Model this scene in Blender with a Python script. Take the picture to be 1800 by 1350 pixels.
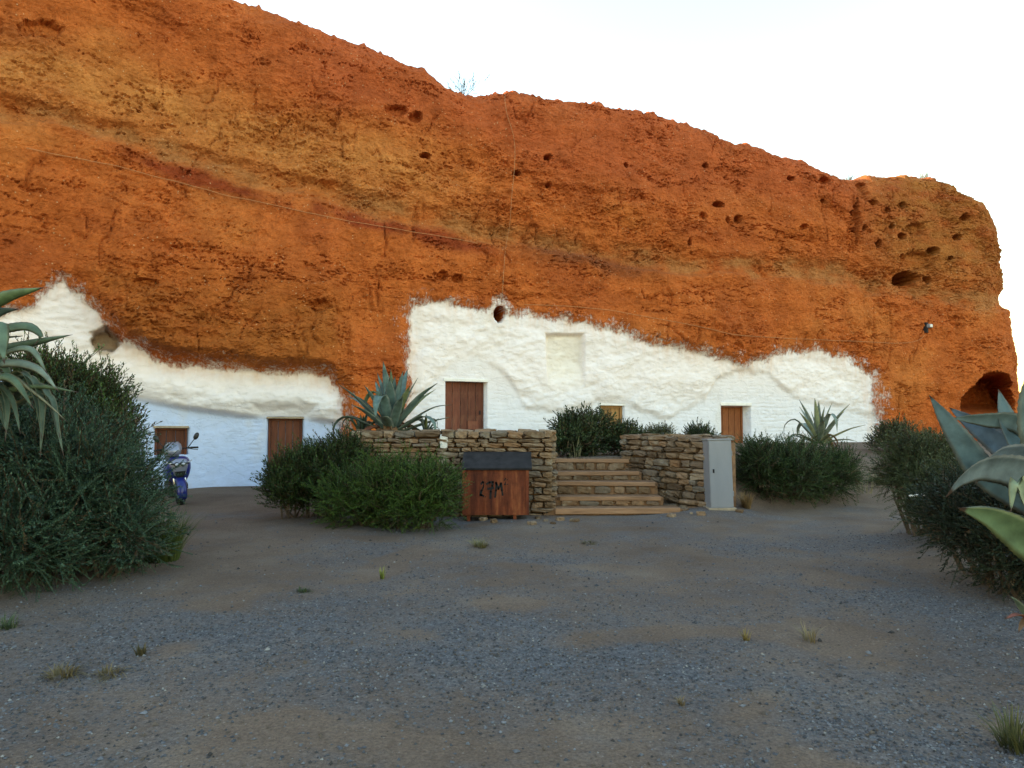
import bpy, bmesh, math, random
import numpy as np
from mathutils import Vector, Matrix

random.seed(7)
rng = np.random.default_rng(11)
sc = bpy.context.scene
for o in list(bpy.data.objects):
    bpy.data.objects.remove(o)
R = math.radians
PI = math.pi

# ------------------------------------------------------------------ camera
FPX = 1173.0
PITCH = math.atan(58 / FPX)
CAMZ = 1.6
cd = bpy.data.cameras.new('camera')
cam = bpy.data.objects.new('camera', cd)
sc.collection.objects.link(cam)
cam.location = (0, 0, CAMZ)
cam.rotation_euler = (PI / 2 + PITCH, 0, 0)
cd.sensor_width = 36
cd.lens = 36 * FPX / 1800
cd.clip_end = 3000
cd.clip_start = 0.05
sc.camera = cam

# ------------------------------------------------------------------ world, sun, exposure
SUN_EL, SUN_AZ = 15.0, -76.0          # azimuth from +Y towards +X
w = bpy.data.worlds.new('World')
sc.world = w
w.use_nodes = True
wn = w.node_tree
bg = wn.nodes['Background']
sky = wn.nodes.new('ShaderNodeTexSky')
sky.sky_type = 'NISHITA'
sky.sun_disc = False
sky.sun_elevation = R(SUN_EL)
sky.sun_rotation = R(SUN_AZ)
sky.air_density = 1.7
sky.dust_density = 0.3
sky.ozone_density = 0.9
wn.links.new(sky.outputs[0], bg.inputs[0])
bg.inputs[1].default_value = 0.12
sd_ = bpy.data.lights.new('sun', 'SUN')
sd_.energy = 2.2
sd_.angle = R(0.5)
sd_.color = (1.0, 0.9, 0.76)
sun = bpy.data.objects.new('sun', sd_)
sc.collection.objects.link(sun)
sdir = Vector((math.sin(R(SUN_AZ)) * math.cos(R(SUN_EL)), math.cos(R(SUN_AZ)) * math.cos(R(SUN_EL)), math.sin(R(SUN_EL))))
sun.rotation_euler = sdir.to_track_quat('Z', 'Y').to_euler()
sun.location = (-10, 30, 25)
sc.render.engine = 'CYCLES'
sc.view_settings.view_transform = 'Standard'
sc.view_settings.look = 'None'
sc.view_settings.gamma = 1
sc.view_settings.exposure = 2.46

# ------------------------------------------------------------------ helpers
SP, CP = math.sin(PITCH), math.cos(PITCH)


def ray(px, py):
    u = (px - 900) / FPX
    v = (675 - py) / FPX
    return u, CP - v * SP, SP + v * CP


def at(px, py, Y):
    dx, dy, dz = ray(px, py)
    t = Y / dy
    return Vector((dx * t, Y, CAMZ + dz * t))


def proj(X, Y, Z):
    z = Z - CAMZ
    dep = Y * CP + z * SP
    dep = np.where(dep < 0.3, 0.3, dep)
    up = -Y * SP + z * CP
    return 900 + FPX * X / dep, 675 - FPX * up / dep


def sstep(a, b, x):
    t = np.clip((x - a) / (b - a), 0, 1)
    return t * t * (3 - 2 * t)


_perm = rng.permutation(256)
_perm = np.concatenate([_perm, _perm, _perm])
_ga = rng.uniform(0, 2 * PI, 256)
_gx, _gy = np.cos(_ga), np.sin(_ga)


def pn(x, y):
    xi = np.floor(x).astype(np.int64)
    yi = np.floor(y).astype(np.int64)
    xf, yf = x - xi, y - yi
    xi &= 255
    yi &= 255
    u = xf * xf * xf * (xf * (xf * 6 - 15) + 10)
    v = yf * yf * yf * (yf * (yf * 6 - 15) + 10)

    def g(i, j, fx, fy):
        h = _perm[_perm[i & 255] + (j & 255)]
        return _gx[h] * fx + _gy[h] * fy
    a = g(xi, yi, xf, yf)
    b = g(xi + 1, yi, xf - 1, yf)
    c = g(xi, yi + 1, xf, yf - 1)
    d = g(xi + 1, yi + 1, xf - 1, yf - 1)
    return (a + u * (b - a) + v * ((c + u * (d - c)) - (a + u * (b - a)))) * 1.5


def fbm(x, y, o=4, g=0.5):
    s, a, f, n = 0, 1.0, 1.0, 0
    for k in range(o):
        s = s + a * pn(x * f + 17.3 * k, y * f + 9.1 * k)
        n += a
        a *= g
        f *= 2.03
    return s / n


COL = sc.collection


def link(name, data, parent=None, loc=None, rot=None):
    o = bpy.data.objects.new(name, data)
    COL.objects.link(o)
    if parent is not None:
        o.parent = parent
    if loc is not None:
        o.location = loc
    if rot is not None:
        o.rotation_euler = rot
    return o


def tag(o, label=None, cat=None, group=None, kind=None):
    if label:
        o['label'] = label
    if cat:
        o['category'] = cat
    if group:
        o['group'] = group
    if kind:
        o['kind'] = kind
    return o


def empty(name, loc=(0, 0, 0), rz=0, label=None, cat=None, group=None):
    o = link(name, None, None, loc, (0, 0, rz))
    o.empty_display_size = 0.1
    return tag(o, label, cat, group)


def npmesh(name, V, F, mats=(), smooth=True, attrs=None, mi=None):  # noqa
    """V (n,3); F (m,k) int array; attrs: name -> (n,3/4) colours or (n,) floats"""
    me = bpy.data.meshes.new(name)
    V = np.ascontiguousarray(V, dtype=np.float32)
    F = np.ascontiguousarray(F, dtype=np.int32)
    m, k = F.shape
    me.vertices.add(len(V))
    me.vertices.foreach_set('co', V.ravel())
    me.loops.add(m * k)
    me.loops.foreach_set('vertex_index', F.ravel())
    me.polygons.add(m)
    me.polygons.foreach_set('loop_start', np.arange(0, m * k, k, dtype=np.int32))
    me.polygons.foreach_set('use_smooth', np.full(m, smooth, dtype=bool))
    if mi is not None:
        me.polygons.foreach_set('material_index', np.ascontiguousarray(mi, dtype=np.int32))
    me.update(calc_edges=True)
    for nm, a in (attrs or {}).items():
        a = np.asarray(a, dtype=np.float32)
        if a.ndim == 1:
            at_ = me.attributes.new(nm, 'FLOAT', 'POINT')
            at_.data.foreach_set('value', np.ascontiguousarray(a))
        else:
            if a.shape[1] == 3:
                a = np.concatenate([a, np.ones((len(a), 1), np.float32)], 1)
            at_ = me.attributes.new(nm, 'FLOAT_COLOR', 'POINT')
            at_.data.foreach_set('color', np.ascontiguousarray(a).ravel())
    for mt in (mats if isinstance(mats, (list, tuple)) else [mats]):
        me.materials.append(mt)
    return me


class MB:
    """collects simple shapes in a bmesh and builds ONE mesh object"""

    def __init__(self):
        self.bm = bmesh.new()

    def box(self, c, s, rz=0, rx=0, ry=0, bevel=0, taper=None):
        M = Matrix.Translation(c) @ Matrix.Rotation(rz, 4, 'Z') @ Matrix.Rotation(ry, 4, 'Y') @ Matrix.Rotation(rx, 4, 'X')
        vs = []
        for x in (-.5, .5):
            for y in (-.5, .5):
                for z in (-.5, .5):
                    k = 1
                    if taper and z > 0:
                        k = taper
                    vs.append(self.bm.verts.new(M @ Vector((x * s[0] * k, y * s[1] * k, z * s[2]))))
        fs = [(0, 1, 3, 2), (4, 6, 7, 5), (0, 4, 5, 1), (2, 3, 7, 6), (0, 2, 6, 4), (1, 5, 7, 3)]
        faces = [self.bm.faces.new([vs[i] for i in f]) for f in fs]
        if bevel:
            es = list({e for f in faces for e in f.edges})
            bmesh.ops.bevel(self.bm, geom=es, offset=bevel, segments=2, affect='EDGES', profile=0.6)
        return self

    def loft(self, rings, cap=True, closed=True):
        rr = [[self.bm.verts.new(Vector(p)) for p in ring] for ring in rings]
        n = len(rr[0])
        for a, b in zip(rr[:-1], rr[1:]):
            for i in range(n if closed else n - 1):
                j = (i + 1) % n
                try:
                    self.bm.faces.new((a[i], a[j], b[j], b[i]))
                except ValueError:
                    pass
        if cap:
            self.bm.faces.new(list(reversed(rr[0])))
            self.bm.faces.new(rr[-1])
        return self

    def tube(self, pts, r, n=8, cap=True):
        pts = [Vector(p) for p in pts]
        rs = r if isinstance(r, (list, tuple)) else [r] * len(pts)
        rings = []
        up = Vector((0, 0, 1))
        for i, p in enumerate(pts):
            d = (pts[min(i + 1, len(pts) - 1)] - pts[max(i - 1, 0)]).normalized()
            a = d.cross(up)
            if a.length < 1e-3:
                a = d.cross(Vector((0, 1, 0)))
            a.normalize()
            b = a.cross(d).normalized()
            rings.append([p + (a * math.cos(2 * PI * k / n) + b * math.sin(2 * PI * k / n)) * rs[i] for k in range(n)])
        return self.loft(rings, cap)

    def lathe(self, prof, c, axis='X', n=24, cap=False):
        rings = []
        for k in range(n):
            a = 2 * PI * k / n
            ring = []
            for (r, h) in prof:
                if axis == 'X':
                    ring.append((c[0] + h, c[1] + r * math.cos(a), c[2] + r * math.sin(a)))
                elif axis == 'Y':
                    ring.append((c[0] + r * math.cos(a), c[1] + h, c[2] + r * math.sin(a)))
                else:
                    ring.append((c[0] + r * math.cos(a), c[1] + r * math.sin(a), c[2] + h))
            rings.append(ring)
        rings.append(rings[0])
        rr = [[self.bm.verts.new(Vector(p)) for p in ring] for ring in rings[:-1]]
        rr.append(rr[0])
        for a, b in zip(rr[:-1], rr[1:]):
            for i in range(len(prof) - 1):
                self.bm.faces.new((a[i], a[i + 1], b[i + 1], b[i]))
        return self

    def build(self, name, mat, parent=None, loc=None, rot=None, smooth=False, sub=0):
        bmesh.ops.remove_doubles(self.bm, verts=self.bm.verts, dist=1e-5)
        bmesh.ops.recalc_face_normals(self.bm, faces=self.bm.faces)
        me = bpy.data.meshes.new(name)
        self.bm.to_mesh(me)
        self.bm.free()
        me.materials.append(mat)
        if smooth:
            me.polygons.foreach_set('use_smooth', np.full(len(me.polygons), True))
        o = link(name, me, parent, loc, rot)
        if sub:
            md = o.modifiers.new('sub', 'SUBSURF')
            md.levels = md.render_levels = sub
        return o


# ------------------------------------------------------------------ materials
class NT:
    def __init__(self, name, rough=0.8, spec=0.3):
        self.m = bpy.data.materials.new(name)
        self.m.use_nodes = True
        self.t = self.m.node_tree
        self.b = self.t.nodes['Principled BSDF']
        self.b.inputs['Roughness'].default_value = rough
        self.b.inputs['Specular IOR Level'].default_value = spec

    def n(self, typ, ins=None, **props):
        nd = self.t.nodes.new('ShaderNode' + typ)
        for k, v in props.items():
            setattr(nd, k, v)
        for k, v in (ins or {}).items():
            if hasattr(v, 'is_output') or isinstance(v, bpy.types.NodeSocket):
                self.t.links.new(v, nd.inputs[k])
            else:
                nd.inputs[k].default_value = v
        return nd

    def coord(self, kind='Object', scale=(1, 1, 1)):
        c = self.n('TexCoord').outputs[kind]
        return self.n('Mapping', {'Vector': c, 'Scale': scale}).outputs[0]

    def noise(self, vec, scale, detail=4, rough=0.55, dist=0.0):
        return self.n('TexNoise', {'Vector': vec, 'Scale': scale, 'Detail': detail, 'Roughness': rough, 'Distortion': dist}).outputs[0]

    def ramp(self, fac, stops):
        nd = self.n('ValToRGB', {'Fac': fac})
        e = nd.color_ramp.elements
        while len(e) > 2:
            e.remove(e[-1])
        for i, (p, c) in enumerate(stops):
            if i < 2:
                el = e[i]
                el.position = p
            else:
                el = e.new(p)
            c = c if isinstance(c, (tuple, list)) else (c, c, c)
            el.color = (*c[:3], 1)
        return nd.outputs[0]

    def mix(self, fac, a, b, blend='MIX'):
        nd = self.n('Mix', data_type='RGBA', blend_type=blend)
        for k, v in ((0, fac), (6, a), (7, b)):
            if isinstance(v, bpy.types.NodeSocket):
                self.t.links.new(v, nd.inputs[k])
            elif k == 0:
                nd.inputs[0].default_value = v
            else:
                nd.inputs[k].default_value = (*v[:3], 1)
        return nd.outputs[2]

    def math(self, op, a, b=0.0, clamp=False):
        nd = self.n('Math', operation=op, use_clamp=clamp)
        for k, v in ((0, a), (1, b)):
            if isinstance(v, bpy.types.NodeSocket):
                self.t.links.new(v, nd.inputs[k])
            else:
                nd.inputs[k].default_value = v
        return nd.outputs[0]

    def attr(self, name, out='Color'):
        return self.n('Attribute', attribute_name=name).outputs[out]

    def color(self, sock):
        self.t.links.new(sock, self.b.inputs['Base Color'])
        return self

    def bump(self, h, strength=0.5, dist=0.02):
        nd = self.n('Bump', {'Height': h, 'Strength': strength, 'Distance': dist})
        self.t.links.new(nd.outputs[0], self.b.inputs['Normal'])
        return self


def simple(name, col, rough=0.6, var=0.15, scale=8.0, spec=0.3, metal=0.0, bump=0.0, stretch=(1, 1, 1), obj_rand=0.0):
    T = NT(name, rough, spec)
    T.b.inputs['Metallic'].default_value = metal
    v = T.coord('Object', stretch)
    nz = T.noise(v, scale, 5)
    lo = tuple(c * (1 - var) for c in col)
    hi = tuple(min(1, c * (1 + var)) for c in col)
    c = T.ramp(nz, [(0.3, lo), (0.7, hi)])
    if obj_rand:
        r = T.n('ObjectInfo').outputs['Random']
        f = T.n('MapRange', {0: r, 1: 0.0, 2: 1.0, 3: 1 - obj_rand, 4: 1 + obj_rand}).outputs[0]
        c = T.mix(1.0, c, T.n('CombineColor', {0: f, 1: f, 2: f}).outputs[0], 'MULTIPLY')
    T.color(c)
    if bump:
        T.bump(T.noise(v, scale * 4, 6), bump, 0.01)
    return T.m


def cliff_material():
    T = NT('earth_and_whitewash', 0.95, 0.1)
    v = T.coord('Object')
    rock = T.attr('rock')
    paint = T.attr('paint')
    white = T.attr('white', 'Fac')
    # earth: grain, blotches, pale pebbles
    n1 = T.noise(v, 2.2, 8, 0.65)
    n2 = T.noise(v, 14.0, 8, 0.7)
    vs = T.coord('Object', (1, 1, 0.16))
    n3 = T.noise(vs, 3.0, 5, 0.6)
    f = T.ramp(n1, [(0.25, (0.76, 0.72, 0.68)), (0.5, (1, 1, 1)), (0.78, (1.16, 1.18, 1.2))])
    c = T.mix(1.0, rock, f, 'MULTIPLY')
    c = T.mix(1.0, c, T.ramp(n2, [(0.3, (0.72, 0.69, 0.66)), (0.6, (1.08, 1.08, 1.08))]), 'MULTIPLY')
    c = T.mix(0.55, c, T.mix(1.0, c, T.ramp(n3, [(0.35, (0.8, 0.74, 0.7)), (0.65, (1.15, 1.15, 1.15))]), 'MULTIPLY'))
    vo = T.n('TexVoronoi', {'Vector': v, 'Scale': 13.0, 'Randomness': 1.0})
    pebr = T.n('SeparateColor', {0: vo.outputs['Color']}).outputs[0]
    small = T.math('LESS_THAN', vo.outputs['Distance'], 0.2)
    rare = T.math('GREATER_THAN', pebr, 0.8)
    clump = T.math('GREATER_THAN', T.noise(v, 0.9, 3), 0.5)
    peb = T.math('MULTIPLY', T.math('MULTIPLY', small, rare), clump)
    c = T.mix(T.math('MULTIPLY', peb, 0.65), c, (0.55, 0.34, 0.18))
    # whitewash edge: brushed, speckled
    e1 = T.noise(v, 3.0, 4, 0.6)
    vb = T.coord('Object', (1.5, 1.5, 0.8))
    e2 = T.noise(vb, 11.0, 5, 0.7, 0.2)
    e = T.math('ADD', T.math('MULTIPLY', T.math('SUBTRACT', e1, 0.5), 2.4), T.math('MULTIPLY', T.math('SUBTRACT', e2, 0.5), 3.3))
    m = T.math('ADD', white, e)
    wf = T.ramp(m, [(0.02, 0.0), (0.4, 0.42), (0.9, 1.0)])
    pn1 = T.noise(v, 5.0, 6, 0.6)
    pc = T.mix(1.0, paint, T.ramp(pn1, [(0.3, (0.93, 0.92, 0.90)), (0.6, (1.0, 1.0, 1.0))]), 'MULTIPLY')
    stain = T.noise(T.coord('Object', (1, 1, 0.4)), 1.4, 6, 0.65)
    pc = T.mix(T.ramp(stain, [(0.55, 0.0), (0.75, 0.35)]), pc, (0.55, 0.48, 0.38))
    runs = T.noise(T.coord('Object', (2.2, 2.2, 0.35)), 2.4, 6, 0.65)
    near = T.ramp(T.math('MULTIPLY', T.math('SUBTRACT', 4.2, white), 0.25), [(0.1, 0.0), (0.9, 1.0)])
    dust = T.math('MULTIPLY', T.math('MULTIPLY', T.ramp(runs, [(0.42, 0.0), (0.68, 1.0)]), near), 0.55)
    pc = T.mix(dust, pc, (0.6, 0.36, 0.2))
    col = T.mix(wf, c, pc)
    T.color(col)
    # relief
    b1 = T.noise(v, 9.0, 10, 0.72)
    b2 = T.n('TexVoronoi', {'Vector': T.coord('Object', (1, 1, 1.7)), 'Scale': 6.0}, feature='DISTANCE_TO_EDGE').outputs[0]
    b2 = T.ramp(b2, [(0.0, 0.0), (0.12, 1.0)])
    h_rock = T.math('ADD', b1, T.math('MULTIPLY', b2, 0.12))
    hw1 = T.ramp(T.noise(T.coord('Object', (1, 1, 1.8)), 3.6, 6, 0.6, 0.3), [(0.46, 0.0), (0.53, 1.0)])
    h_wh = T.math('ADD', T.math('MULTIPLY', T.noise(v, 5.0, 3, 0.5), 0.15), T.math('MULTIPLY', hw1, 0.10))
    hm = T.n('Mix', {0: wf, 2: h_rock, 3: h_wh}, data_type='FLOAT').outputs[0]
    T.bump(hm, 1.0, 0.05)
    return T.m


def ground_material():
    T = NT('dirt_and_gravel', 0.95, 0.15)
    v = T.coord('Object')
    gm = T.attr('gravel', 'Fac')
    n = T.noise(v, 3.0, 8, 0.65)
    n2 = T.noise(v, 30.0, 6, 0.7)
    dirt = T.ramp(T.noise(v, 0.8, 6, 0.6), [(0.3, (0.105, 0.071, 0.05)), (0.55, (0.146, 0.104, 0.076)), (0.75, (0.185, 0.145, 0.113))])
    grav = T.ramp(n2, [(0.3, (0.056, 0.055, 0.06)), (0.5, (0.1, 0.1, 0.107)), (0.72, (0.18, 0.18, 0.186))])
    f = T.math('ADD', gm, T.math('MULTIPLY', T.math('SUBTRACT', n, 0.5), 1.4))
    c = T.mix(T.ramp(f, [(0.15, 0.05), (0.85, 0.9)]), dirt, grav)
    c = T.mix(0.8, c, T.mix(1.0, c, T.ramp(T.noise(v, 55.0, 4, 0.7), [(0.32, (0.6, 0.6, 0.6)), (0.66, (1.3, 1.3, 1.3))]), 'MULTIPLY'))
    vo = T.n('TexVoronoi', {'Vector': v, 'Scale': 38.0})
    pr = T.n('SeparateColor', {0: vo.outputs['Color']}).outputs[1]
    peb = T.math('MULTIPLY', T.math('LESS_THAN', vo.outputs['Distance'], 0.22), T.math('GREATER_THAN', pr, 0.9))
    c = T.mix(T.math('MULTIPLY', peb, 0.4), c, (0.3, 0.28, 0.26))
    T.color(c)
    vo2 = T.n('TexVoronoi', {'Vector': v, 'Scale': 60.0}).outputs[0]
    h = T.math('ADD', T.noise(v, 12.0, 8, 0.7), T.math('MULTIPLY', vo2, -0.35))
    T.bump(h, 0.8, 0.03)
    return T.m


def attr_material(name, rough=0.6, spec=0.25, attr='tint', bump=0.0, transl=0.0, var=0.2, scale=20):
    T = NT(name, rough, spec)
    c = T.attr(attr)
    v = T.coord('Object')
    c = T.mix(1.0, c, T.ramp(T.noise(v, scale, 4), [(0.3, (1 - var,) * 3), (0.7, (1 + var,) * 3)]), 'MULTIPLY')
    T.color(c)
    if bump:
        T.bump(T.noise(v, scale * 3, 5), bump, 0.01)
    if transl:
        tr = T.n('BsdfTranslucent', {'Color': c})
        mx = T.n('MixShader', {0: transl, 1: T.b.outputs[0], 2: tr.outputs[0]})
        T.t.links.new(mx.outputs[0], T.t.nodes['Material Output'].inputs[0])
    return T.m


def wood_material(name, dark, light, scale=3.0, axis='Z', wear=None, rough=0.7):
    T = NT(name, rough, 0.25)
    s = {'Z': (9, 9, 0.6), 'X': (0.6, 9, 9)}[axis]
    v = T.coord('Object', s)
    r = T.n('ObjectInfo').outputs['Random']
    v = T.n('VectorMath', {0: v, 1: T.n('CombineXYZ', {0: T.math('MULTIPLY', r, 50.0), 1: r, 2: T.math('MULTIPLY', r, 20.0)}).outputs[0]}, operation='ADD').outputs[0]
    g = T.noise(v, scale, 8, 0.65, 0.4)
    c = T.ramp(g, [(0.28, dark), (0.72, light)])
    f = T.n('MapRange', {0: r, 3: 0.75, 4: 1.25}).outputs[0]
    c = T.mix(1.0, c, T.n('CombineColor', {0: f, 1: f, 2: f}).outputs[0], 'MULTIPLY')
    if wear:
        c = T.mix(T.ramp(T.noise(T.coord('Object'), 4.0, 6, 0.7), [(0.5, 0.0), (0.72, 0.8)]), c, wear)
    T.color(c)
    T.bump(g, 0.4, 0.01)
    return T.m


def rust_material():
    T = NT('rusted_sheet_steel', 0.8, 0.25)
    vs = T.coord('Object', (1, 1, 0.12))
    v = T.coord('Object')
    st = T.noise(vs, 9.0, 6, 0.65)
    c = T.ramp(st, [(0.3, (0.055, 0.012, 0.006)), (0.5, (0.15, 0.037, 0.014)), (0.68, (0.27, 0.085, 0.03)), (0.8, (0.3, 0.13, 0.06))])
    c = T.mix(1.0, c, T.ramp(T.noise(v, 7.0, 7, 0.7), [(0.3, (0.6, 0.6, 0.6)), (0.7, (1.15, 1.1, 1.05))]), 'MULTIPLY')
    T.color(c)
    T.bump(T.noise(v, 30, 6, 0.7), 0.3, 0.01)
    return T.m


def stone_material():
    T = NT('rubble_stone', 0.9, 0.2)
    r = T.n('ObjectInfo').outputs['Random']
    base = T.ramp(r, [(0.0, (0.09, 0.058, 0.035)), (0.25, (0.165, 0.105, 0.06)), (0.5, (0.23, 0.15, 0.09)), (0.7, (0.14, 0.115, 0.09)), (0.85, (0.2, 0.11, 0.055)), (1.0, (0.28, 0.21, 0.145))])
    v = T.n('VectorMath', {0: T.n('NewGeometry').outputs['Position'], 1: (0, 0, 0)}, operation='ADD').outputs[0]
    c = T.mix(1.0, base, T.ramp(T.noise(v, 16.0, 8, 0.7), [(0.28, (0.55, 0.52, 0.5)), (0.5, (0.95, 0.95, 0.95)), (0.75, (1.3, 1.28, 1.2))]), 'MULTIPLY')
    c = T.mix(T.ramp(T.noise(v, 5.0, 4), [(0.55, 0.0), (0.72, 0.45)]), c, (0.36, 0.31, 0.23))
    T.color(c)
    T.bump(T.noise(v, 35.0, 8, 0.72), 0.7, 0.015)
    return T.m


M = {}
M['cliff'] = cliff_material()
M['ground'] = ground_material()
M['leaf'] = attr_material('shrub_leaf', 0.55, 0.25, transl=0.12, var=0.25, scale=6)
M['agave'] = attr_material('agave_leaf', 0.55, 0.22, var=0.36, scale=9, bump=0.18)
M['grass'] = attr_material('grass_blade', 0.65, 0.2, transl=0.2)
M['pebble'] = attr_material('gravel_stone', 0.9, 0.2, var=0.2, scale=60)
M['bark'] = simple('twig_bark', (0.07, 0.05, 0.035), 0.9, 0.3, 20)
M['stone'] = stone_material()
M['mortar'] = simple('mud_mortar', (0.19, 0.105, 0.055), 0.95, 0.35, 14, bump=0.8)
M['palestone'] = simple('pale_render', (0.62, 0.6, 0.56), 0.9, 0.15, 12, bump=0.4)
M['door'] = wood_material('door_wood', (0.075, 0.021, 0.012), (0.19, 0.062, 0.034), wear=(0.2, 0.09, 0.05))
M['doorwarm'] = wood_material('door_wood_warm', (0.13, 0.04, 0.014), (0.33, 0.115, 0.04), wear=(0.3, 0.13, 0.05))
M['doordark'] = wood_material('door_wood_dark', (0.045, 0.014, 0.007), (0.15, 0.048, 0.022))
M['winwood'] = wood_material('window_wood', (0.2, 0.1, 0.035), (0.42, 0.24, 0.09), axis='Z')
M['plank'] = wood_material('sleeper_wood', (0.16, 0.085, 0.045), (0.34, 0.2, 0.115), axis='X', rough=0.85)
M['whitelime'] = simple('lime_paint', (0.74, 0.72, 0.69), 0.9, 0.08, 10, bump=0.3)
M['greywood'] = simple('weathered_lintel', (0.3, 0.24, 0.17), 0.9, 0.25, 12, bump=0.4)
M['rust'] = rust_material()
M['darkmetal'] = simple('dark_sheet', (0.02, 0.018, 0.019), 0.75, 0.5, 7, spec=0.2)
M['black'] = simple('black_plastic', (0.012, 0.012, 0.013), 0.45, 0.2, 10, spec=0.4)
M['rubber'] = simple('rubber', (0.016, 0.017, 0.019), 0.8, 0.2, 20)
M['cabinet'] = simple('grey_enamel', (0.215, 0.22, 0.24), 0.5, 0.07, 5, spec=0.4, stretch=(1, 1, 0.3), bump=0.05)
M['cabinet_side'] = M['cabinet']
M['blue'] = simple('blue_paint', (0.006, 0.014, 0.13), 0.28, 0.1, 6, spec=0.5)
M['silver'] = simple('silver_paint', (0.22, 0.235, 0.3), 0.3, 0.06, 6, spec=0.5, metal=0.3)
M['chrome'] = simple('steel', (0.5, 0.5, 0.5), 0.25, 0.05, 6, metal=0.9)
M['lens'] = simple('lamp_lens', (0.35, 0.37, 0.42), 0.1, 0.05, 6, spec=0.6)
M['seat'] = simple('seat_vinyl', (0.014, 0.014, 0.015), 0.5, 0.15, 12)
M['cable'] = simple('earth_stained_cable', (0.42, 0.2, 0.085), 0.8, 0.2, 10)
M['ink'] = simple('black_brush_paint', (0.008, 0.008, 0.008), 0.7, 0.1, 10)

# ------------------------------------------------------------------ ground
YF = np.array([[-30, 11.35], [0.62, 11.35], [0.75, 12.85], [2.05, 12.85], [3.35, 11.25], [3.9, 11.1], [5, 11.6], [7, 12.2], [10, 13], [20, 13], [400, 13]])
WD = np.array([[-30, 0.08], [3.2, 0.08], [3.9, 1.6], [5, 2.6], [7, 3.6], [400, 3.6]])


def gz(x, y):
    x = np.asarray(x, float)
    y = np.asarray(y, float)
    yf = np.interp(x, YF[:, 0], YF[:, 1])
    wd = np.interp(x, WD[:, 0], WD[:, 1])
    t = sstep(0, 1, (y - yf) / wd)
    xl = -2.62 - 0.18 * (y - 11)
    t = t * sstep(0, 0.25, x - xl)
    z = 0.82 * t
    near = sstep(40, 15, np.hypot(x, y))
    z = z + near * (0.05 * fbm(x * 0.45, y * 0.45, 3) + 0.012 * fbm(x * 2.2, y * 2.2, 3))
    z = z + 0.10 * np.exp(-(((x - 3.35) / 0.9) ** 2 + ((y - 11.0) / 0.5) ** 2)) * (1 - t)
    # soil raised under the plants at both sides
    z = z + 0.16 * sstep(0.0, 1.6, x - (4.2 + 0.0 * y)) * sstep(3.0, 4.5, y) * sstep(11.5, 8.5, y)
    return z


def gravelmask(x, y):
    g = 0.36 + 0.7 * fbm(x * 0.42 + 5, y * 0.5 - 3, 4) + 0.14 * sstep(9, 3.5, y) - 0.2 * sstep(-1.5, -4, x) * sstep(3, 7, y)
    g = g - 0.5 * sstep(0.72, 1.0, 0.5 + 0.8 * pn(x * 1.1 + 40, y * 1.3))
    g = g - 0.55 * sstep(10.6, 12.5, y)
    return np.clip(g, 0, 1)


def axis(a, b, fine, far, n=26):
    mid = np.arange(a, b + 1e-6, fine)
    k = np.linspace(0, 1, n)[1:] ** 3
    return np.concatenate([(a - (far + a) * k)[::-1], mid, b + (far - b) * k])


gx = axis(-9, 10, 0.07, 600)
gy = np.concatenate([(-0.5 - 600 * np.linspace(0, 1, 22)[1:] ** 3)[::-1], np.arange(-0.5, 16, 0.07), 16 + 584 * np.linspace(0, 1, 30)[1:] ** 3])
GX, GY = np.meshgrid(gx, gy)
V = np.stack([GX.ravel(), GY.ravel(), gz(GX, GY).ravel()], 1)


def gridfaces(nr, nc):
    i = np.arange(nr * nc).reshape(nr, nc)
    return np.stack([i[:-1, :-1], i[:-1, 1:], i[1:, 1:], i[1:, :-1]], -1).reshape(-1, 4)


g_ob = link('ground', npmesh('ground', V, gridfaces(*GX.shape), M['ground'], attrs={'gravel': gravelmask(GX, GY).ravel()}))
tag(g_ob, 'dusty forecourt of bare brown dirt and blue grey gravel', 'ground', kind='structure')

# ------------------------------------------------------------------ cliff: plan curve
ctrl_px = [(-520, 10.2), (-250, 11.6), (0, 13.0), (150, 14.0), (280, 14.7), (400, 15.3), (560, 15.9), (700, 16.6), (850, 17.4),
           (1000, 18.1), (1150, 18.8), (1300, 19.6), (1450, 20.5), (1560, 21.2), (1660, 21.8)]
ctrl = [((px - 900) / FPX * d, d) for px, d in ctrl_px]
ctrl = [(-30, 2), (-20, 6.5)] + ctrl + [(15.75, 22.2), (16.75, 22.85), (17.45, 23.9), (17.7, 26), (16.8, 31), (11, 42)]
C = np.array(ctrl)


def catmull(P, m=40):
    Q = np.vstack([2 * P[0] - P[1], P, 2 * P[-1] - P[-2]])
    out = []
    for i in range(1, len(Q) - 2):
        t = np.linspace(0, 1, m, endpoint=False)[:, None]
        p0, p1, p2, p3 = Q[i - 1], Q[i], Q[i + 1], Q[i + 2]
        out.append(0.5 * (2 * p1 + (p2 - p0) * t + (2 * p0 - 5 * p1 + 4 * p2 - p3) * t ** 2 + (3 * p1 - p0 - 3 * p2 + p3) * t ** 3))
    return np.vstack(out + [P[-1:]])


DC = catmull(C)
dS = np.concatenate([[0], np.cumsum(np.hypot(*np.diff(DC, axis=0).T))])
STOT = dS[-1]


def plan(s):
    x = np.interp(s, dS, DC[:, 0])
    y = np.interp(s, dS, DC[:, 1])
    e = 0.25
    tx = np.interp(s + e, dS, DC[:, 0]) - np.interp(s - e, dS, DC[:, 0])
    ty = np.interp(s + e, dS, DC[:, 1]) - np.interp(s - e, dS, DC[:, 1])
    L = np.hypot(tx, ty)
    return x, y, tx / L, ty / L


# s where the nominal face is seen at pixel column px (visible, front stretch only)
front = (DC[:, 1] > 6) & (dS < dS[np.argmax(DC[:, 0])])
pxs = 900 + FPX * DC[front, 0] / DC[front, 1]
ss = dS[front]
mono = np.maximum.accumulate(pxs)


def s_at(px):
    return float(np.interp(px, mono, ss))


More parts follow.
